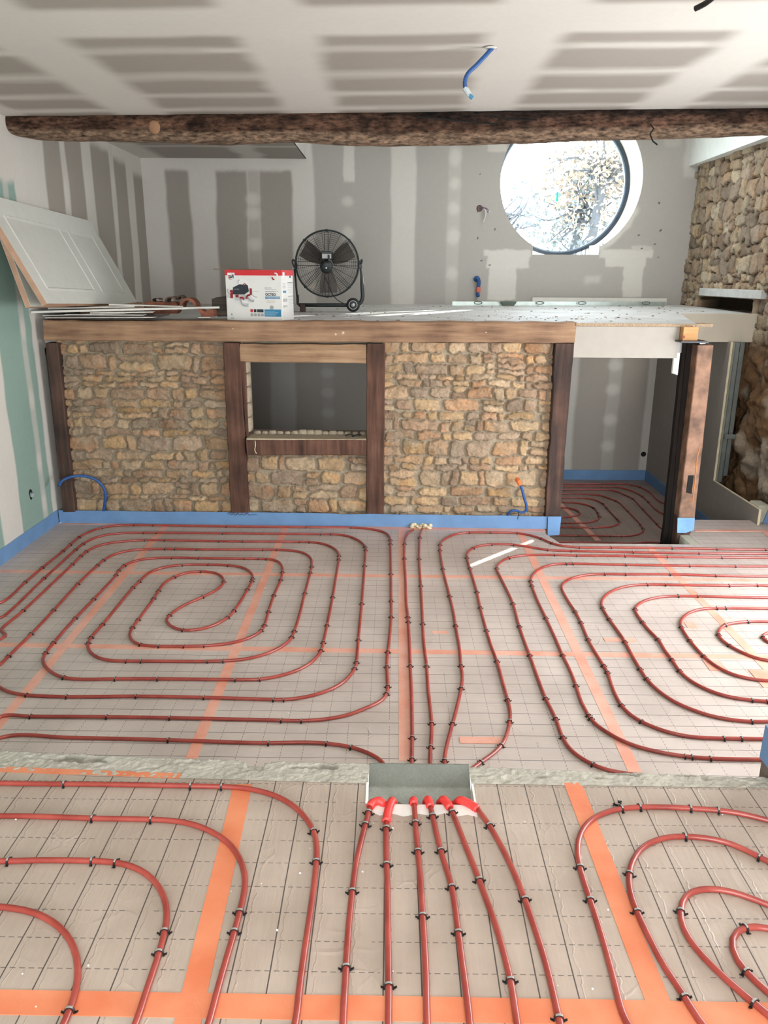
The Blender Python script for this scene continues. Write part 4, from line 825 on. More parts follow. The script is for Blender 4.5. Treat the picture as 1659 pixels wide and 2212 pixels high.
timber('timber_post', (W(1200, 742), W(1240, 742)), (W(1177, 1118), W(1209, 1118)), YQ-.012, YQ+.13, wood('oak_umber_z', (38, 29, 27), (64, 48, 42), (98, 70, 58), 'Z'), 'dark umber post between the stone wall and the doorway', .006, 7, 'post')
timber('timber_post_foot', (W(1180, 1116), W(1208, 1116)), (W(1186, 1172), W(1208, 1172)), YQ-.005, YQ+.10, WK, 'short post foot below the doorway post', .002, 17, 'post foot') if False else None
sb = MB(); a, b = atY(531, 948, YT-.05), atY(792, 985, YT-.05)
sill = timber('hatch_sill', (W(531, 951, YT-.05), W(534, 984, YT-.05)), (W(792, 950, YT-.05), W(791, 984, YT-.05)), YT-.05, YT+.13, WR_, 'thick reddish timber sill under the dark hatch with pale dust on top', .004, 8, 'sill')
sb.box(a.x+.005, b.x-.005, YT-.045, YT+.14, a.z-.01, a.z+.004); t = sb.build('sill_dust', plain('sill_dust', (176, 160, 136), .9, bmp=.4, scale=30), sill)
t = MB().tube([atY(551, 952, YT-.053), atY(552, 962, YT-.053), atY(550, 972, YT-.053), atY(554, 980, YT-.053)], .004, 6).build('plaster_drip', plain('pale_scar', (206, 186, 154), .8), sill); t['label'] = 'white plaster drip'
# rubble on the back of the sill
rb = MB(); rr = random.Random(4)
for k in range(15):
    x = a.x+.06+k*.066; r_ = rr.uniform(.022, .04)
    rb.loft([[Vector((x+math.cos(q)*r_*s*1.3, YT+.19+math.sin(q)*r_*s, a.z+.0+h)) for q in [2*math.pi*i/7 for i in range(7)]] for s, h in ((1, 0), (1, r_*.5), (.6, r_))])
autosm(props(rb.build('sill_rubble', plain('reveal_stone', (165, 150, 130), .9)), 'row of broken stone bits along the back of the hatch sill', 'rubble', kind='stuff'), 50)
t = MB().tube(catmull([atY(x, y, YT+.02)+Vector((0, 0, .0)) for x, y in ((746, 941), (755, 938), (764, 940), (760, 943), (772, 939), (780, 938), (775, 942))], .01), .006, 6).build('metal_tangle', M_clip); props(t, 'small black twisted thing lying at the right end of the hatch sill', 'tangle')

# post pair and steel plate at the right of the doorway
pp = timber('timber_post', (W(1508, 746, 6.44), W(1542, 746, 6.44)), (W(1466, 1119, 6.44), W(1501, 1119, 6.44)), 6.44, 6.56, plain('mottled_oak', (138, 103, 82), .75, var=.34, scale=7, bmp=.5), 'orange brown post right of the doorway with a rectangular mortise low down', .002, 11, 'post')
t = timber('post_foot', (W(1466, 1118, 6.44), W(1501, 1118, 6.44)), (W(1460, 1185, 6.44), W(1494, 1150, 6.44)), 6.445, 6.56, WK, '', .003, 12, parent=pp)
q = [atY(x, y, 6.437) for x, y in ((1487, 1027), (1499, 1027), (1494, 1067), (1482, 1064))]
t = MB().prism([tuple(p) for p in q], (0, .004, 0)).build('mortise', M_dark, pp); t['label'] = 'black rectangular mortise'
t = MB().tube(catmull([atY(x, y, 6.438) for x, y in ((1512, 965), (1506, 990), (1503, 1020), (1500, 1050), (1496, 1085))], .02), .004, 5).build('crack', plain('bright_split', (196, 128, 76), .8), pp)
timber('timber_post', (W(1485, 741, 6.57), W(1513, 741, 6.57)), (W(1441, 1195, 6.57), W(1471, 1195, 6.57)), 6.57, 6.70, WBK, 'nearly black tarred post against the left side of the orange brown post', .004, 13, 'post')
timber('timber_post', (W(1477, 741, 6.59), W(1486, 741, 6.59)), (W(1429, 1195, 6.59), W(1442, 1195, 6.59)), 6.59, 6.65, WBK, 'thin black timber edging the doorway side of the tarred post', .003, 14, 'post')
a, b = atY(1468, 738, 6.5), atY(1527, 738, 6.5)
t = MB().box(a.x, b.x, 6.46, 6.70, a.z-.006, a.z+.006).build('steel_plate', plain('dark_steel', (70, 70, 72), .5, .8)); props(t, 'thin dark steel plate on top of the tarred post', 'plate')
a, b = atY(1474, 736, 6.53), atY(1511, 701, 6.53)
t = MB().box(a.x, b.x, 6.53, 6.68, a.z, 1.383, .003).build('pine_block', wood('pine_x', (176, 124, 78), (196, 146, 98), (206, 162, 116), 'X', bmp=.15)); props(t, 'short orange pine block between the steel plate and the chipboard', 'block')
q = atY(1499, 704, 6.525); s_ = MB().lathe(q, (0, 1, 0), [(.004, 0), (.006, .002), (.006, .004)], 10).build('screw_washer', M_galv, t)
q = atY(1477, 728, 6.525); s_ = MB().lathe(q, (0, 1, 0), [(.012, 0.002), (.012, .005)], 12).build('knot', plain('knot', (150, 84, 60), .8), t)

# ---------------------------------------------------------------- round log beam under the ceiling
XS = np.linspace(20, 2060, 146)
topy = np.interp(XS, [20, 60, 300, 560, 830, 1100, 1400, 1659, 1700], [262, 258, 258, 255, 250, 245, 242, 238, 238])
boty = np.interp(XS, [20, 60, 110, 300, 480, 620, 830, 950, 1100, 1250, 1400, 1500, 1659, 1700], [290, 300, 303, 305, 312, 306, 316, 313, 309, 303, 301, 298, 290, 290])
V = []; C = []; nk = 28
for i, (x, yt, yb) in enumerate(zip(XS, topy, boty)):
    a, b = atY(x, yt, 6.62)+Vector((0, 0, .05)), atY(x, yb, 6.64); cz = (a.z+b.z)/2; rz = (a.z-b.z)/2; ry = .13+.015*vnoise(i*.2, 1); 
    for k in range(nk):
        an = 2*math.pi*k/nk; sx = abs(math.cos(an))**.75*math.copysign(1, math.cos(an)); sz = abs(math.sin(an))**.75*math.copysign(1, math.sin(an))
        n_ = float(fbm(a.x*6, an*2.2, 201, 4)-.5)*.030
        V.append((a.x, 6.66-sx*(ry+n_), cz+sz*(rz+n_*.6)))
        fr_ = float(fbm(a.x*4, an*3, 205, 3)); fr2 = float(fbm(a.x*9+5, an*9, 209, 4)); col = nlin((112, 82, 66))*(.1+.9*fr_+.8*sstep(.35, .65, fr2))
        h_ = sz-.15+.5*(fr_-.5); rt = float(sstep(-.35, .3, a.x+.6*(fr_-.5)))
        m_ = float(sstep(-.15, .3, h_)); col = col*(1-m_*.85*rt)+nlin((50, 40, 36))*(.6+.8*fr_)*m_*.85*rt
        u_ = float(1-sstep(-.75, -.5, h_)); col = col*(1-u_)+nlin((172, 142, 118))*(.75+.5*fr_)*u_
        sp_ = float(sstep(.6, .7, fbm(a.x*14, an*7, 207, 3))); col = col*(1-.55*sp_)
        C.append(col)
Fc = [(i*nk+k, i*nk+(k+1) % nk, (i+1)*nk+(k+1) % nk, (i+1)*nk+k) for i in range(len(XS)-1) for k in range(nk)]+[tuple(range(nk))[::-1]]
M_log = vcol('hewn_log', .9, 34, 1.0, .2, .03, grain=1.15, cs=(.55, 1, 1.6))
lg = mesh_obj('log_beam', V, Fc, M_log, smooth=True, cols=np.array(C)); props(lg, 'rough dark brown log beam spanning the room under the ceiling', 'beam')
kn = MB(); p = atY(332, 274, 6.505); kn.lathe(p+Vector((0, .01, 0)), (0, 1, .1), [(.004, -.004), (.03, -.002), (.045, .004), (.05, .02)], 14); t = autosm(kn.build('knot', plain('pale_knot', (150, 112, 84), .85, bmp=.5), lg), 60); t.scale = (1, 1, 1)
ck = MB()
for s in (((900, 252), (960, 257), (1020, 264), (1075, 268)), ((1060, 252), (1110, 258), (1160, 259)), ((1405, 268), (1412, 278), (1404, 290), (1410, 305), (1420, 313))):
    ck.tube(catmull([atY(x, y, 6.51) for x, y in s], .03), .006, 5)
ck.build('crack', M_dark, lg)

# ---------------------------------------------------------------- conduits, cables
M_blu = plain('blue_conduit', (34, 80, 140), .45, bmp=.2, var=.1, scale=60); M_teal = plain('blue_cap', (60, 130, 170), .5, bmp=0)
def conduit(P_, r_, label, cat='conduit', name='conduit', mat=None):
    cc = catmull(P_, .006); rr = [r_*(1+.06*math.sin(i*math.pi*.9)) for i in range(len(cc))]
    return props(MB().tube(cc, rr, 10).build(name, mat or M_blu, smooth=True), label, cat)
c1 = conduit([Vector(atY(x, y, Y)) for x, y, Y in ((1074, 101, 4.86), (1064, 104, 4.82), (1047, 122, 4.8), (1028, 142, 4.79), (1010, 160, 4.79), (1004, 178, 4.79), (1005, 192, 4.79))], .0115, 'blue conduit hanging from a hole in the ceiling with connectors at its end')
mb = MB(); mb.tube([atY(x, y, 4.79) for x, y in ((1003, 190), (1008, 197), (1012, 205), (1015, 210))], [.015, .014, .012, .010], 8); mb.tube([atY(1009, 190, 4.79), atY(1017, 204, 4.79)], .007, 6); mb.build('wire_connector', plain('clear_grey_connector', (190, 196, 198), .3, bmp=0), c1)
MB().tube([atY(1014, 206, 4.785), atY(1021, 212, 4.785)], .011, 8).build('wire_end', M_teal, c1)
q = atz(1060, 104, ZC); MB().lathe((q.x, q.y, ZC+.001), (0, 0, -1), [(.0, 0), (.034, 0), (.03, .003), (.024, .003), (.02, .001)], 18).build('hole_rim', plain('plaster_rim', (225, 222, 214), .9, bmp=0), c1)
q = atz(21, 118, ZC); b_ = thing('ceiling_box', (q.x, q.y, ZC-.03), 'blue ceiling box stub at the far upper left of the ceiling', 'ceiling box'); 
MB().lathe((q.x, q.y, ZC), (0, 0, -1), [(.034, -.001), (.036, .008), (.03, .012), (.001, .012)], 16).build('box_rim', M_blu, b_); MB().tube([(q.x, q.y, ZC-.01), (q.x+.035, q.y, ZC-.014)], .009, 8).build('cable_stub', M_blu, b_)
q = atz(1505, 4, ZC); conduit([(q.x+.01, q.y-.26, ZC-.002), (q.x+.01, q.y-.2, ZC-.03), (q.x-.0, q.y-.12, ZC-.04), (q.x-.03, q.y-.08, ZC-.05)], .012, 'dark cable end hanging into the top right edge of the picture', 'cable', 'cable', M_clip)
q = atz(238, 237, ZC); o = MB().lathe((q.x, q.y, ZC), (0, 0, -1), [(.0, .0), (.035, 0), (.035, .004), (.028, .005), (.0, .005)], 18).build('ceiling_disc', M_white, smooth=True); props(o, 'small white disc on the ceiling just in front of the log beam on the left', 'ceiling disc')
conduit([Vector(atY(x, y, Y)) for x, y, Y in ((127, 1050, 6.40), (133, 1040, 6.44), (150, 1031, 6.5), (175, 1028, 6.54), (200, 1033, 6.56), (218, 1045, 6.57), (227, 1062, 6.58), (227, 1082, 6.585), (224, 1103, 6.60))], .0125, 'blue conduit arching out of the stone wall over the dark corner post')
t = conduit([Vector(atY(x, y, Y)) for x, y, Y in ((1118, 1040, 6.62), (1122, 1043, 6.57), (1127, 1055, 6.54), (1132, 1075, 6.54), (1137, 1092, 6.545), (1136, 1103, 6.55), (1128, 1107, 6.555), (1115, 1103, 6.56), (1104, 1104, 6.565), (1096, 1113, 6.59))], .0115, 'blue conduit curving down from an orange collar in the right part of the stone wall')
MB().tube([atY(1117, 1036, 6.60), atY(1121, 1041, 6.56), atY(1124, 1049, 6.54)], [.022, .02, .015], 10).build('orange_collar', plain('orange_collar', (232, 120, 66), .5), t)
MB().tube([atY(1121, 1104, 6.54), atY(1118, 1122, 6.53)], .003, 5).build('wire_tip', M_clip, t)
t = conduit([Vector(atY(x, y, Y)) for x, y, Y in ((1029, 606, 9.9), (1027, 602, 9.86), (1031, 600, 9.85), (1034, 606, 9.85), (1034, 616, 9.855), (1032, 626, 9.86), (1032, 636, 9.86), (1033, 640, 9.87))], .022, 'short blue conduit stub with orange band on the back wall, left of the round window')
MB().tube([atY(1033.5, 620, 9.853), atY(1033, 631, 9.858)], .027, 10).build('orange_band', plain('orange_band', (214, 108, 84), .5), t)
p = atY(1036, 450, 9.9); b_ = thing('wall_outlet', (p.x, 9.88, p.z-.03), 'wall box left of the round window with short bare wires hanging out', 'wall outlet')
MB().lathe(p, (0, -1, 0), [(.0, .012), (.025, .012), (.036, .004), (.038, -.002)], 16).build('box_rim', plain('mauve_box', (92, 70, 72), .6), b_)
MB().tube(catmull([p+Vector((.0, -.01, 0)), p+Vector((.05, -.05, 0)), p+Vector((.09, -.06, -.02)), p+Vector((.095, -.06, -.05))], .01), .009, 6).build('wire', plain('violet_wire', (110, 88, 100), .5), b_)
MB().tube(catmull([p+Vector((.05, -.05, .0)), p+Vector((.07, -.06, -.06)), p+Vector((.05, -.05, -.14)), p+Vector((.04, -.05, -.15))], .01), .007, 6).tube([p+Vector((.08, -.06, -.02)), p+Vector((.12, -.06, -.05))], .008, 6).build('wire', plain('pale_wire', (206, 200, 202), .5), b_)
p = atX(66, 1068, XL); b_ = thing('wall_hole', (XL+.01, p.y, p.z-.05), 'hole with a grey plug end low on the green wall', 'wall hole')
MB().prism([(XL+.001, p.y+.028*math.cos(a)*(1+.2*math.sin(3*a)), p.z+.045*math.sin(a)) for a in [2*math.pi*k/14 for k in range(14)]], (.002, 0, 0)).build('dark_gap', M_dark, b_)
MB().tube([(XL, p.y, p.z), (XL+.02, p.y-.01, p.z-.005)], .018, 8).build('plug_end', plain('grey_plug', (150, 160, 164), .5), b_)

# foam blob
mb = MB(); rr = random.Random(9); c0 = atz(908, 1140, ZF)
for k in range(26):
    x = c0.x+rr.uniform(-.085, .095); y = 6.585-rr.random()*.06; z = ZF+rr.uniform(.0, .035); r_ = rr.uniform(.010, .022)
    mb.loft([[Vector((x+math.cos(q)*r_*math.sin(a_)*(1+.2*rr.random()), y+math.sin(q)*r_*math.sin(a_), z+r_*math.cos(a_)*-1*.9)) for q in [2*math.pi*i/8 for i in range(8)]] for a_ in (.15, .8, 1.5, 2.2, 2.95)])
autosm(props(mb.build('foam_blob', plain('expanding_foam', (220, 204, 172), .85, bmp=.5, scale=50)), 'pale yellow blob of expanding foam at the blue band where two pipes come out', 'foam blob'), 80)
t = MB().prism([tuple(atz(x, y, ZF)+Vector((0, 0, .002))) for x, y in ((128, 1131), (146, 1127), (141, 1124), (133, 1126))], (0, 0, .003)).build('torn_foil', plain('white_foam_surface', (226, 222, 216), .85)); props(t, 'white torn foam scrap in the far left corner of the big floor', 'foam strip')

# ---------------------------------------------------------------- cardboard box
def zm(x, y): return zmez(y, x)
bx0, by0 = -1.395, 6.80
A_ = atY(497, 688, by0); B_ = atY(617, 691, by0); zb0 = zm(-1.2, 6.9)+.001
bw = B_.x-A_.x+.022; hb = atY(490, 583, by0).z-zb0
A_ = Vector((atY(494, 640, by0).x-.012, by0, zb0)); dpt = .32
bt = thing('cardboard_box', (A_.x+bw/2, by0+.16, zb0), 'white cardboard box with a red top band, standing on the mezzanine edge beside the fan', 'box')
x0, x1, y0, y1, z0, z1 = A_.x, A_.x+bw, by0, by0+dpt, zb0, zb0+hb
M_card = plain('box_white', (226, 224, 220), .55, bmp=.03, var=.02); M_red = plain('box_red', (206, 44, 52), .5, bmp=0, var=.03); M_blk = plain('print_black', (40, 44, 52), .5, bmp=0)
M_bl = plain('print_blue', (52, 128, 168), .5, bmp=0); M_gry = plain('print_grey', (160, 160, 160), .5, bmp=0); M_wh = plain('print_white', (236, 236, 236), .5, bmp=0); M_dr = plain('print_dark_red', (146, 28, 38), .5, bmp=0)
MB().box(x0, x1, y0, y1, z0, z1, .003).build('carton', M_card, bt)
hr = hb*.105
MB().box(x0-.001, x1+.001, y0-.001, y1+.001, z1-hr, z1+.001).build('red_band', M_red, bt)
# flap folded back on top and its edge to the left
MB().box(x0-.17, x0+.25, y0+.16, y0+.24, z1+.004, z1+.010).build('top_flap', plain('raw_cardboard', (150, 128, 104), .8), bt)
def px2(u, v):     # crop coordinates of the printed front -> point on the front plane
    return Vector((x0+(u-85)/(1250-85)*bw, y0-.0015, z1-(v-185)/(1180-185)*hb))
def fl(poly, mat, name, lift=0):
    return MB().prism([tuple(px2(u, v)+Vector((0, -lift, 0))) for u, v in poly], (0, .0006, 0)).build(name, mat, bt)
def rc(a, b, c, d): return [(a, b), (c, b), (c, d), (a, d)]
fl(rc(135, 240, 285, 330), M_wh, 'logo_field', .0004)
def curve(P_, r_, mat, name, lift=.001): return MB().tube(catmull([px2(u, v)+Vector((0, -lift, 0)) for u, v in P_], .004), r_, 6).build(name, mat, bt)
curve([(165, 280), (160, 330), (180, 365), (215, 372)], .0022, M_red, 'logo_arc'); curve([(215, 262), (250, 270), (263, 305), (255, 350)], .0022, M_blk, 'logo_arc')
curve([(1112, 245), (1145, 248), (1160, 270), (1160, 298)], .006, M_wh, 'arc_print'); curve([(1060, 318), (1065, 345), (1085, 362), (1105, 366)], .006, M_dr, 'arc_print')
fl([(240, 525), (380, 462), (550, 478), (570, 600), (470, 662), (232, 662)], M_blk, 'picture_unit', .0012)
M_pg = plain('print_light_grey', (200, 200, 200), .5, bmp=0)
curve([(395, 382), (372, 400), (372, 455)], .006, M_pg, 'picture_pipe'); curve([(455, 478), (485, 452), (525, 475)], .004, M_dr, 'picture_pipe')
curve([(150, 560), (140, 600), (175, 640)], .009, M_pg, 'picture_pipe'); fl(rc(175, 575, 232, 738), M_dr, 'picture_clamp', .0016); fl(rc(112, 650, 175, 735), M_pg, 'picture_pipe'); fl(rc(585, 540, 632, 670), M_dr, 'picture_clamp', .0016); fl(rc(632, 598, 775, 608), M_pg, 'picture_pipe')
fl([(255, 665), (500, 668), (480, 780), (265, 780)], M_pg, 'picture_body', .0002); fl(rc(285, 668, 350, 722), M_dr, 'picture_clamp', .0018)
curve([(425, 760), (430, 820), (470, 862), (560, 878)], .0155, M_pg, 'picture_pipe'); curve([(560, 700), (600, 745), (650, 785)], .017, M_pg, 'picture_pipe'); curve([(385, 735), (430, 722), (470, 760)], .007, M_dr, 'picture_clamp', .014); curve([(520, 745), (545, 690), (600, 665)], .008, M_dr, 'picture_clamp', .014)
fl([(638, 780), (660, 765), (690, 770), (680, 800), (650, 812)], M_gry, 'picture_pipe_mouth', .02); curve([(640, 670), (680, 705), (730, 712)], .0025, M_gry, 'picture_cable')
fl(rc(905, 698, 1205, 745), M_bl, 'blue_label'); fl(rc(875, 950, 1220, 1092), M_bl, 'blue_panel'); fl(rc(583, 950, 638, 1012), M_red, 'icon'); fl(rc(653, 950, 708, 1012), M_blk, 'icon'); fl(rc(722, 950, 856, 1012), M_blk, 'icon')
for k in range(4): fl(rc(585+k*72, 1032, 641+k*72, 1090), M_gry, 'icon')
for v in (990, 1010, 1030, 1050, 1068): fl(rc(890, v, 1090+(v*37) % 110, v+6), plain('print_pale_blue', (150, 190, 210), .5, bmp=0), 'text_line', .0006)
for v, u2 in ((548, 1130), (585, 1170), (592, 1100)): fl(rc(905, v+8, u2, v+14), M_gry, 'text_line')
for v, u2 in ((780, 1115), (808, 1100)): fl(rc(920, v, u2, v+7), plain('print_beige', (196, 170, 150), .5, bmp=0), 'text_line')
c = px2(1032, 915); MB().lathe(c+Vector((0, -.0012, 0)), (0, 1, 0), [(.0, 0), (.0165, 0), (.0165, .001)], 18).build('round_seal', M_gry, bt)
fl([(190, 1030), (205, 1050), (200, 1085), (178, 1085), (168, 1050)], M_gry, 'recycling_mark'); fl(rc(170, 1125, 228, 1142), M_gry, 'text_line')
def text(body, at_, size, mat, name, rot=(math.pi/2, 0, 0), parent=None, bold=.0, sx=1.0):
    cu = bpy.data.curves.new(name, 'FONT'); cu.body = body; cu.size = size; cu.extrude = .0003; cu.offset = bold
    tmp = bpy.data.objects.new('t', cu); COL.objects.link(tmp); dg = bpy.context.evaluated_depsgraph_get(); me = bpy.data.meshes.new_from_object(tmp.evaluated_get(dg)); bpy.data.objects.remove(tmp)
    me.materials.clear(); me.materials.append(mat); o = bpy.data.objects.new(name, me); COL.objects.link(o); o.parent = parent; o.location = Vector(at_)-Vector(parent.location); o.rotation_euler = rot; o.scale = (sx, 1, 1); return o
text('S&P', px2(168, 345)+Vector((0, -.0012, 0)), .036, M_blk, 'printed_text', parent=bt, bold=.0012, sx=.62)
text('OCTEO', px2(905, 680)+Vector((0, -.001, 0)), .027, M_blk, 'printed_text', parent=bt, bold=.0008)
text('KIT VMC', px2(900, 545)+Vector((0, -.001, 0)), .016, M_gry, 'printed_text', parent=bt)
text('HYGRO-B COMPACT', px2(920, 735)+Vector((0, -.0014, 0)), .0145, M_wh, 'printed_text', parent=bt)
text('OCTEO', px2(262, 572)+Vector((0, -.0026, 0)), .013, M_gry, 'printed_text', parent=bt); text('MENU', px2(885, 982)+Vector((0, -.0012, 0)), .010, M_wh, 'printed_text', parent=bt) if False else None
# right side prints
def sd(y_a, y_b, v0, v1, mat, name): return MB().box(x1+.0004, x1+.0012, y0+y_a*dpt, y0+y_b*dpt, z1-v1*hb, z1-v0*hb).build(name, mat, bt)
sd(.08, .25, .04, .13, M_wh, 'side_print'); sd(.07, .35, .40, .445, M_bl, 'side_print'); sd(.5, .95, .24, .25, M_blk, 'side_print'); sd(.5, .95, .51, .52, M_blk, 'side_print')
for k in range(6): sd(.52, .93, .27+k*.035, .275+k*.035, M_gry, 'side_print'); sd(.52, .93, .55+k*.03, .554+k*.03, M_gry, 'side_print') if k < 5 else None
for k, yy in enumerate((.12, .22, .36)): sd(yy, yy+.04, .56, .62, M_blk, 'side_print'); sd(yy, yy+.03, .69, .73, M_blk, 'side_print')
for v in (.27, .30, .33, .36): sd(.07, .3, v-.02, v-.012, M_gry, 'side_print')
sd(.68, .8, .11, .15, M_blk, 'hand_hole')

bt.rotation_euler = (0, 0, -.17); bt.location.x += .005
# ---------------------------------------------------------------- drum fan
fy = 8.2; fc = atY(707, 570, fy); zf = zm(-.55, fy)
FR = (atY(776, 570, fy).x-atY(639, 570, fy).x)/2
fan = thing('floor_fan', (fc.x, fy, zf), 'large black wire cage floor fan on a tubular stand with a wheel', 'fan')
M_fan = plain('fan_black', (40, 46, 46), .45, .2, bmp=0, var=.05); M_blade = plain('fan_blade', (96, 88, 80), .5, bmp=0); M_wire = plain('fan_wire', (34, 34, 34), .5, .3, bmp=0)
def ring_pts(r_, y, n_=48): return [(fc.x+r_*math.cos(2*math.pi*k/n_), y, fc.z+r_*math.sin(2*math.pi*k/n_)) for k in range(n_)]
cg = MB()
for k in range(24):
    r_ = .085+(FR-.085)*k/24; dy = .085*math.sqrt(max(0, 1-(r_/FR)**3)); cg.tube(ring_pts(r_, fy-.02-dy), .0013, 4, True); 
    if k % 2 == 0: cg.tube(ring_pts(r_, fy+.02+dy), .0013, 4, True)
cg.build('wire_cage', M_wire, fan, True)
rw = MB()
for k in range(20):
    a = 2*math.pi*(k+.5)/20; P_ = []
    for j in range(9):
        r_ = .06+(FR-.06)*j/8; dy = .088*math.sqrt(max(0, 1-(r_/FR)**3)); P_.append((fc.x+r_*math.cos(a), fy-.02-dy, fc.z+r_*math.sin(a)))
    rw.tube(P_, .0019, 5)
for k in range(8):
    a = math.pi/2+2*math.pi*k/8; a2 = a
    for o_ in (-.018, .018):
        P_ = []
        for j in range(9):
            r_ = .06+(FR-.06)*j/8; dy = .09*math.sqrt(max(0, 1-(r_/FR)**3)); P_.append((fc.x+r_*math.cos(a)-o_*math.sin(a), fy-.022-dy, fc.z+r_*math.sin(a)+o_*math.cos(a)))
        rw.tube(P_, .0026, 5)
rw.build('cage_spokes', M_wire, fan, True)
hp = MB(); hp.tube(ring_pts(FR, fy-.022, 64), .0065, 8, True).tube(ring_pts(FR, fy+.022, 64), .0065, 8, True).tube(ring_pts(FR-.006, fy, 64), .005, 6, True)
for k in range(8):
    a = math.pi/2+2*math.pi*k/8; r_ = FR-.002; hp.tube([(fc.x+r_*math.cos(a), fy-.04, fc.z+r_*math.sin(a)), (fc.x+r_*math.cos(a), fy+.04, fc.z+r_*math.sin(a))], .013, 6)
hp.build('cage_hoop', M_fan, fan, True)
for a0 in (math.radians(148), math.radians(30), math.radians(272)):
    b_ = MB(); secs = []
    for j in range(9):
        r_ = .05+(FR*.88-.05)*j/8; wd = .045+.045*math.sin(min(1, j/7)*math.pi*.6); tw = .6-.3*j/8; u = Vector((math.cos(a0), 0, math.sin(a0))); t_ = Vector((-math.sin(a0), 0, math.cos(a0)))
        c = Vector((fc.x, fy, fc.z))+u*r_; e = t_*math.cos(tw)+Vector((0, 1, 0))*math.sin(tw); nn_ = u.cross(e).normalized()*.002
        secs.append([c-e*wd+nn_, c+e*wd+nn_, c+e*wd-nn_, c-e*wd-nn_])
    b_.loft(secs).build('blade', M_blade, fan)
MB().lathe((fc.x, fy-.13, fc.z-.035), (0, 1, .25), [(.012, -.008), (.03, -.006), (.058, .0), (.064, .02), (.062, .06), (.05, .10), (.04, .14)], 20).build('motor_hub', M_fan, fan, True)
MB().lathe((fc.x, fy-.142, fc.z-.040), (0, 1, .25), [(.0, -.003), (.009, -.002), (.009, .002)], 12).build('hub_badge', plain('hub_badge', (190, 190, 186), .3, bmp=0), fan, True)
q = atY(706, 553, fy-.12); cb_ = MB().box(q.x-.055, q.x+.055, fy-.14, fy-.06, q.z-.035, q.z+.045, .008).build('control_box', M_fan, fan)
t = MB().box(q.x-.044, q.x+.044, fy-.143, fy-.139, q.z-.022, q.z+.018).build('control_label', plain('silver_label', (170, 168, 164), .4, bmp=0), cb_); MB().tube([(q.x+.02, fy-.15, q.z+.01), (q.x+.022, fy-.15, q.z-.05)], .010, 8).build('control_knob', M_fan, cb_)
fp = lambda x, y: atY(620+x/9.217, 500+y/9.217, fy)
def fpy(x, y, Y): return atY(620+x/9.217, 500+y/9.217, Y)
MB().tube(catmull([fpy(680, 500, fy-.13), fpy(655, 560, fy-.14), fpy(690, 680, fy-.15)], .01), .004, 6).tube(catmull([fpy(740, 880, fy-.1), fpy(800, 1000, fy-.09), fpy(860, 1160, fy-.07), fpy(920, 1270, fy-.03), fpy(1010, 1370, fy), fpy(1120, 1430, fy)], .015), .0045, 6).build('power_cord', M_wire, fan, True)
for xs, s in ((175, -1), (1430, 1)):
    k_ = MB(); k_.box(*( (fp(150, 640).x, fp(205, 640).x) if s < 0 else (fp(1420, 640).x, fp(1490, 640).x)), fy-.025, fy+.025, fp(0, 740).z, fp(0, 640).z, .005)
    k_.tube(catmull([fp(x, y) for x, y in (((180, 640), (150, 590), (115, 560), (110, 620), (130, 680), (150, 720)) if s < 0 else ((1440, 660), (1460, 600), (1485, 550), (1495, 590), (1480, 650)))], .01), .009, 7); k_.build('tilt_bracket', M_fan, fan)
st = MB(); yb = fy; st.tube(catmull([fp(1462, 740), fp(1480, 850), fp(1490, 1000), fp(1500, 1150), fp(1505, 1300), fp(1480, 1390), fp(1420, 1450), fp(1330, 1465)], .01), [.010]*3000, 10) if False else None
P_ = catmull([fp(1462, 740), fp(1482, 860), fp(1492, 1000), fp(1500, 1150), fp(1505, 1300), fp(1480, 1390), fp(1420, 1450), fp(1330, 1465)], .01); rr_ = [min(.02, .008+.0009*i) for i in range(len(P_))]
st.tube(P_, rr_, 10); st.tube([fp(1330, 1465), fp(1200, 1466), fp(700, 1466), fp(240, 1464)], .019, 10); st.tube([fp(245, 1464), fp(215, 1440), fp(208, 1260)], .014, 8); st.tube([fp(215, 1440), fp(150, 740)], .010, 8)
st.build('stand', M_fan, fan, True)
q = fp(320, 1500); MB().box(q.x-.03, q.x+.025, fy-.03, fy+.03, zf, q.z+.03, .006).build('foot', plain('fan_foot', (74, 58, 52), .7), fan)
c = fp(1320, 1460); wr = c.z-zf-.002
wh_ = MB().lathe((c.x, fy-.055, c.z), (0, 1, 0), [(wr*.75, 0), (wr*.96, .004), (wr, .012), (wr, .035), (wr*.9, .045), (.01, .045)], 30).build('wheel', M_wire, fan, True)
MB().tube([(c.x+wr*.6*math.cos(a), fy-.058, c.z+wr*.6*math.sin(a)) for a in [2*math.pi*k/28 for k in range(28)]], .0035, 6, True).lathe((c.x, fy-.062, c.z), (0, 1, 0), [(.0, 0), (wr*.3, .002), (wr*.3, .01)], 16).build('wheel_rim', plain('chrome_rim', (180, 184, 184), .3, .6, bmp=0), wh_, True)

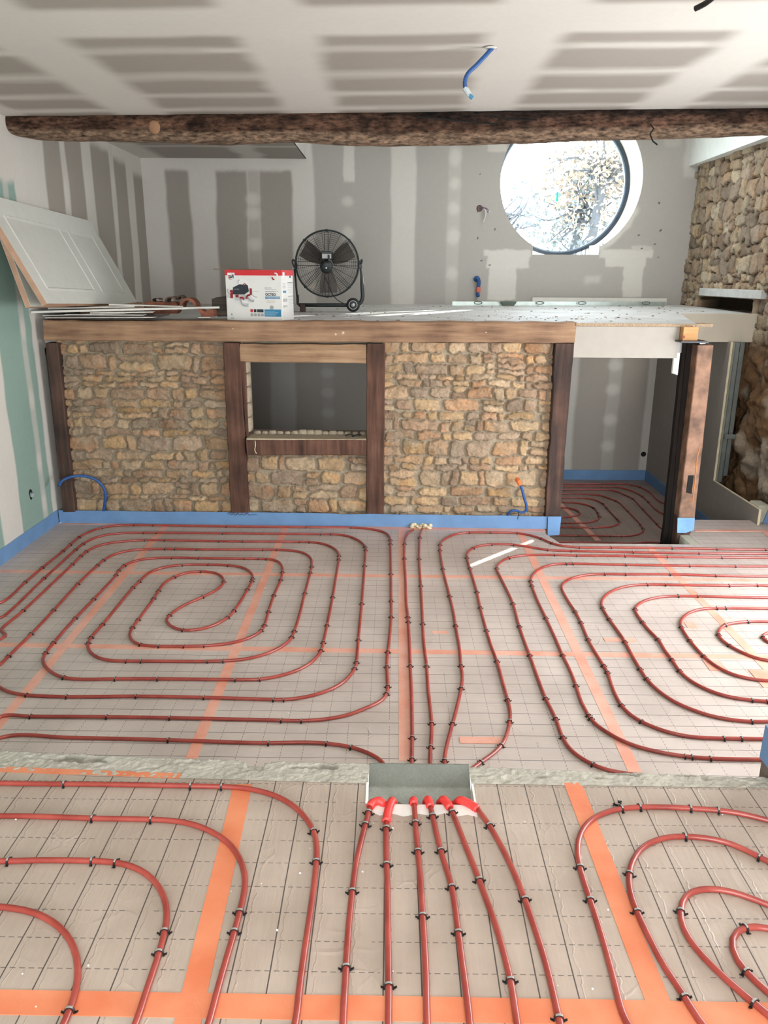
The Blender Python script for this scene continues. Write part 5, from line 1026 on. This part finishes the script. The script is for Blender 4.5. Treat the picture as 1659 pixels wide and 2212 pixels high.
# ---------------------------------------------------------------- stacked and leaning doors
M_door = plain('door_white', (206, 206, 198), .5, bmp=.02, var=.02); M_edge = plain('door_raw_edge', (186, 148, 122), .7, bmp=.1)
def door_leaf(B1, B2, up, hgt, th, label, panels=True):
    B1, B2 = Vector(B1), Vector(B2); e = (B2-B1).normalized(); up = Vector(up).normalized(); up = (up-e*up.dot(e)).normalized(); n_ = e.cross(up).normalized()
    if n_.x < 0: n_ = -n_
    Ln = (B2-B1).length; t0 = thing('door_leaf', B1+e*Ln/2, label, 'door')
    def pt(a, b, c): return B1+e*a+up*b+n_*c
    def slab(a0, a1, b0, b1, c0, c1, mb): P_ = [pt(a0, b0, c0), pt(a1, b0, c0), pt(a1, b1, c0), pt(a0, b1, c0)]; return mb.prism(P_, n_*(c1-c0))
    slab(0, Ln, 0, hgt, -th, -.003, MB()).build('core', M_edge, t0)
    f = MB(); slab(0.001, Ln-.001, 0.001, hgt-.001, -.003, 0, f); slab(0.001, Ln-.001, 0.001, hgt-.001, -th-.002, -th, f); f.build('face_skin', M_door, t0)
    if panels:
        for (a0, a1, b0, b1) in ((.16, 1.12, .12, hgt-.13), (1.30, 1.88, .12, hgt-.13)):
            for k_, (b_0, b_1) in enumerate(((b0, b1),)):
                mo = MB()
                for (u0, v0, u1, v1) in ((a0, b_0, a1, b_0), (a1, b_0, a1, b_1), (a1, b_1, a0, b_1), (a0, b_1, a0, b_0)):
                    p_, q_ = pt(u0, v0, .001), pt(u1, v1, .001); d_ = (q_-p_).normalized(); s_ = d_.cross(n_).normalized()
                    mo.prism([p_-s_*.013, p_-s_*.005+n_*.006, p_+s_*.005+n_*.006, p_+s_*.013], (q_-p_))
                mo.build('panel_moulding', M_door, t0)
    return t0
d1 = door_leaf((-2.52, 5.90, 1.556), (-2.52, 8.01, 1.484), (-.385, .0, .73), .83, .042, 'white moulded door leaf leaning on its long side against the left wall, the front one')
mk = MB(); nrm = Vector((.885, 0, .466))
for s in (((113, 468), (117, 474)), ((121, 470), (122, 476), (126, 473)), ((126, 472), (131, 468)), ((372/3.318, 380+300/3.318),) ):
    if len(s) < 2: continue
    P_ = []
    for x, y in s:
        r_ = ray(x, y); p0 = Vector((-2.545, 6.03, 1.553)); n_ = Vector((.73, 0, .385)).normalized(); r_ = Vector(r_); tt = (p0-Vector((0, 0, CAMZ))).dot(n_)/r_.dot(n_); P_.append(Vector((0, 0, CAMZ))+r_*tt+n_*.003)
    mk.tube(P_, .003, 4)
mk.build('pencil_marks', M_clip, d1)
d2 = door_leaf((-2.665, 5.95, 1.530), (-2.665, 7.93, 1.475), (-.215, .0, .78), .80, .040, 'second white door leaf behind the front one, its brown raw edge showing', False)

# long thin boards piled below the doors
M_bd = plain('white_board', (214, 210, 202), .6, bmp=.05, var=.04)
def board(x1_, y1_, x2_, y2_, Y1, Y2, th, dep, label):
    a, b = atY(x1_, y1_, Y1), atY(x2_, y2_, Y2); e = b-a; s_ = Vector((-e.y, e.x, 0)).normalized()
    P_ = [a, a+e, a+e+s_*dep, a+s_*dep]; o = MB().prism([tuple(p-Vector((0, 0, th))) for p in P_], (0, 0, th)).build('white_board', M_bd); return props(o, label, 'board', None)
board(66, 672, 474, 662, 6.55, 6.85, .016, .14, 'longest white board of the pile, sticking out past its right end')
board(103, 665, 290, 661, 6.70, 6.80, .012, .2, 'short white board right under the front door leaf')
board(235, 657, 395, 661, 6.75, 6.9, .010, .16, 'topmost white board of the pile, right of the doors')
board(92, 681, 270, 676, 6.62, 6.70, .006, .18, 'thin white board second from the bottom of the pile')
board(194, 675, 330, 673, 6.64, 6.72, .008, .15, 'thin pale board in the middle of the pile, above the low white one')
board(140, 679, 308, 680, 6.61, 6.66, .006, .15, 'thin pale board just above the lowest one')
board(97, 686, 330, 685.5, 6.595, 6.61, .005, .12, 'lowest white strip lying on the beam at the left end')
a = atY(430, 687, 6.6)
board(428, 685.5, 452, 685.5, 6.6, 6.6, .004, .05, 'short white strip on the beam near the dark wood chunk')
props(MB().box(XL+.06, -2.1, 6.82, 7.6, zm(-2.5, 7.2)-.005, 1.432).build('board_pile_base', plain('grey_scrap', (120, 112, 104), .9)), 'grey scrap panel lying under the pile of white boards', 'panel')
props(MB().box(-2.66, -2.50, 6.85, 8.1, 1.42, 1.50, .01).build('wood_batten', wood('batten_y', (96, 70, 52), (142, 108, 82), (178, 144, 112), 'Y')), 'brown batten under the bottom edge of the leaning doors', 'batten')
# curled terracotta pieces and the dark chunk
M_ter = plain('terracotta', (142, 86, 64), .8, bmp=.4, var=.25, scale=10); M_tdk = plain('burnt_terracotta', (88, 66, 54), .85, bmp=.4, var=.3, scale=10)
def curl(cx, cy, Y, R_, a0, a1, wd, th, label, mat, sq=.75):
    c = atY(cx, cy, Y); secs = []
    for k in range(15):
        a = math.radians(a0+(a1-a0)*k/14); u = Vector((math.cos(a), 0, math.sin(a)*sq)); p = c+u*R_
        secs.append([p-Vector((0, wd/2, 0)), p-Vector((0, wd/2, 0))+u*th, p+Vector((0, wd/2, 0))+u*th, p+Vector((0, wd/2, 0))])
    o = MB().loft(secs).build('tile_fragment', mat); autosm(o, 50); return props(o, label, 'tile fragment', 'broken curved tiles on the mezzanine')
curl(411, 662, 7.0, .052, 0, 185, .16, .022, 'orange curved tile fragment standing like an arch, right of the other curled pieces', M_ter, 1.0)
curl(341, 648, 7.05, .030, 10, 330, .10, .006, 'small dark curled rim piece at the left of the tile heap', M_tdk, .5)
curl(374, 650, 7.02, .038, 20, 200, .14, .016, 'dark curled tile fragment in the middle of the heap', M_tdk, .7); curl(393, 645, 7.08, .018, 0, 180, .1, .012, 'small dark curved piece on top of the tile heap', M_tdk, 1)
p = atY(345, 657, 7.0); q = atY(313, 658, 7.0); props(MB().box(q.x, atY(385, 655, 7).x, 6.95, 7.12, 1.44, p.z+.02, .02).build('tile_fragment', M_ter), 'long low terracotta piece lying at the left of the tile heap', 'tile fragment')
p = atY(452, 684, 6.78); props(MB().prism([tuple(atY(x, y, 6.74)) for x, y in ((436, 684), (462, 684), (461, 670), (455, 668), (442, 673), (433, 668), (425, 668), (432, 676))], (0, .12, 0)).build('tile_fragment', M_ter), 'orange tile fragment lying below the boards next to the dark wood chunk', 'tile fragment')
rk = MB(); q = [atY(x, y, 6.86) for x, y in ((457, 646), (468, 642), (484, 640), (498, 644), (500, 683), (470, 684), (463, 668), (458, 662))]
t = rk.prism([tuple(p) for p in q], (0, .2, 0)).build('wood_chunk', wood('chunk_z', (40, 34, 30), (64, 54, 46), (104, 88, 74), 'X', bmp=.6)); props(t, 'dark rough wood chunk standing left of the cardboard box', 'wood chunk')

# ---------------------------------------------------------------- metal profiles along the back wall, chips
def zat(x, y, Y): p = atY(x, y, Y); return p
a, b = Vector((atY(977, 657, 9.55).x, 9.55, zm(.7, 9.55))), Vector((atY(1438, 655, 9.62).x, 9.62, zm(3.3, 9.62)))
M_zn = plain('zinc_profile', (196, 206, 200), .3, .7, bmp=.03)
e = (b-a).normalized(); s_ = Vector((-e.y, e.x, 0))*.07; up = Vector((0, 0, .048))
rt = thing('metal_profile', (a+b)/2, 'long shiny zinc profile with slots lying along the foot of the back wall', 'metal profile')
mb = MB(); mb.prism([a, a+s_*.03, a+s_*.03+up, a+up], b-a); mb.prism([a, a+s_, a+s_+Vector((0, 0, .002)), a+Vector((0, 0, .002))], b-a); mb.build('channel', M_zn, rt)
for x in (1033, 1167, 1258, 1396):
    c = atY(x, 653, 9.545); c.z = zm(c.x, 9.55)+.034; o = MB().tube([c+Vector((.045*math.cos(q), -.0, .016*math.sin(q))) for q in [2*math.pi*k/16 for k in range(16)]], .0045, 5, True).build('slot', plain('slot_grey', (84, 92, 88), .5), rt)
c = atY(1098, 653, 9.5); props(MB().loft([[Vector((c.x+math.cos(q)*r_*1.6, 9.50+math.sin(q)*r_*.5, zm(c.x, 9.5)+h)) for q in [2*math.pi*i/10 for i in range(10)]] for r_, h in ((.04, .0), (.055, .03), (.062, .05), (.03, .056))]).build('plaster_lump', plain('green_grey_lump', (104, 114, 104), .9, bmp=.5)), 'grey green lump lying in front of the zinc profile', 'lump')
a2, b2 = atY(1150, 648, 9.8), atY(1440, 646, 9.8); props(MB().box(a2.x, b2.x, 9.79, 9.84, zm(2, 9.8), zm(2, 9.8)+.085).build('white_board', M_bd), 'pale board leaning flat on the back wall behind the zinc profile', 'board')
# crumbs of plaster on the platform
cr = MB(); rr = random.Random(12)
for k in range(330):
    if k < 60: x = rr.gauss(1.35, .5); y = rr.gauss(7.3, .2)
    else: x = rr.uniform(-.9, 3.2); y = 6.75+3.0*rr.random()
    if x > 2.45 and y < 8: continue
    if not(-1 < x < 3.3 and 6.7 < y < 9.5): continue
    r_ = rr.choice((.004, .005, .006, .008, .014))*rr.uniform(.6, 1.1); z = zm(x, y); n0 = rr.random()*6
    cr.loft([[Vector((x+math.cos(q+n0)*r_*s*(1+.5*((i*7+k) % 3)/3), y+math.sin(q+n0)*r_*s*.8, z+h)) for i, q in enumerate([2*math.pi*i/5 for i in range(5)])] for s, h in ((1, -.001), (.9, r_*.35), (.4, r_*.6))])
props(cr.build('plaster_crumbs', plain('crumbs', (150, 136, 118), .9, var=.5, scale=8)), 'scattered plaster crumbs and wood chips on the mezzanine floor', 'crumbs', kind='stuff')
fc2 = MB(); rr = random.Random(5)
for (x, y, z_) in [(294, 1245, ZF), (497, 1245, ZF), (502, 1246, ZF), (293, 1368, ZF), (578, 1546, ZF), (622, 1541, ZF), (574, 1545, ZF), (773, 1284, ZF), (1006, 1170, ZF), (990, 1190, ZF), (499, 1926, 0), (670, 1833, 0), (783, 1884, 0), (648, 1887, 0), (806, 1779, 0), (1102, 2093, 0), (848, 1790, 0), (1238, 1164, ZF), (1495, 1642, ZF)]+[(rr.uniform(300, 1600), rr.uniform(1180, 1600), ZF) for _ in range(26)]+[(rr.uniform(20, 1600), rr.uniform(1750, 2200), 0) for _ in range(16)]:
    c = atz(x, y, z_); r_ = rr.uniform(.0018, .0038)
    fc2.loft([[Vector((c.x+math.cos(q)*r_*s, c.y+math.sin(q)*r_*s, z_+.001+h)) for q in [2*math.pi*i/5 for i in range(5)]] for s, h in ((1, 0), (1, r_*.5), (.4, r_))])
props(fc2.build('floor_crumbs', plain('white_crumbs', (224, 218, 208), .9, bmp=0)), 'tiny white foam and plaster crumbs strewn over both pipe floors', 'crumbs', kind='stuff')

# ---------------------------------------------------------------- outside: trees behind the round window, ground
M_leafg = plain('leaf_green', (124, 134, 140), .7, bmp=0, var=.2, scale=3); M_leafo = plain('leaf_orange', (174, 156, 138), .7, bmp=0, var=.2, scale=3); M_bark = plain('bark', (96, 98, 104), .9)
def tree(name, base, H_, crown, nl, seed, mat, label, spread=1.0, leaf=.05, core=False):
    r = np.random.RandomState(seed); t0 = thing(name, base, label, 'tree', 'trees outside the round window'); mb = MB(); B_ = Vector(base); c0 = Vector(crown[:3]); R_ = crown[3]
    mb.tube(catmull([B_, B_.lerp(c0, .5)+Vector((.1, 0, 0)), c0], .3), .09, 7); tips = []
    for k in range(34):
        d = Vector(r.normal(size=3)).normalized(); e = c0+d*R_*r.uniform(.6, 1.0); m_ = c0.lerp(e, .5)+Vector(r.normal(size=3))*.12; cc = catmull([c0+Vector(r.normal(size=3))*.15, m_, e], .1); mb.tube(cc, [max(.004, .028*(1-i/len(cc))) for i in range(len(cc))], 5); tips += [m_, e, m_.lerp(e, .5)]
    mb.build('trunk', M_bark, t0, True)
    tips = np.array([tuple(p) for p in tips]); c = tips[r.randint(len(tips), size=nl)]+r.normal(size=(nl, 3))*.22*spread
    a = r.normal(size=(nl, 3)); a /= np.linalg.norm(a, axis=1)[:, None]; b = np.cross(a, r.normal(size=(nl, 3))); b /= np.linalg.norm(b, axis=1)[:, None]; s = leaf*r.uniform(.6, 1.3, (nl, 1))
    V = np.stack([c-a*s, c+b*s*.45, c+a*s, c-b*s*.45], 1).reshape(-1, 3); Fc = np.arange(nl*4).reshape(-1, 4)
    mesh_obj('foliage', V, Fc, mat, t0); return t0
tree('leafy_tree', (2.9, 15.0, -1), 5, (3.75, 15.2, 3.6, 1.35), 3000, 3, M_leafo, 'washed out orange leaved tree filling the right half of the round window', leaf=.055)
tree('leafy_tree', (2.6, 16.5, -1), 5, (3.6, 16.0, 2.9, 1.2), 1300, 5, M_leafg, 'pale bluish bush low in the right half of the round window', leaf=.06)
tree('leafy_tree', (1.0, 15.5, -1), 5, (2.0, 15.5, 2.6, .9), 400, 9, M_leafg, 'faint green bush at the lower left of the round window', leaf=.05)
tree('sun_blocking_tree', (6.6, 14.9, -1), 5, (6.1, 14.5, 6.35, 1.5), 16000, 7, M_leafg, 'unseen dense tree added to block sun through the upper part of the round window', leaf=.16, spread=1.6)  # out of view, added so its crown stops most sun at the window
props(MB().box(-14, 20, YB+1.2, 40, -1.1, -1).build('ground', plain('outside_ground', (150, 150, 120), .9)), kind='structure')
props(MB().box(XL-.3, XR+.4, YB+.05, YB+.08, ZLOW, 1.25).box(XL-.3, 1.1, YB+.55, YB+.6, ZLOW, 4).box(3.0, XR+.6, YB+.55, YB+.6, ZLOW, 4).build('wall_outer', M_white), kind='structure')
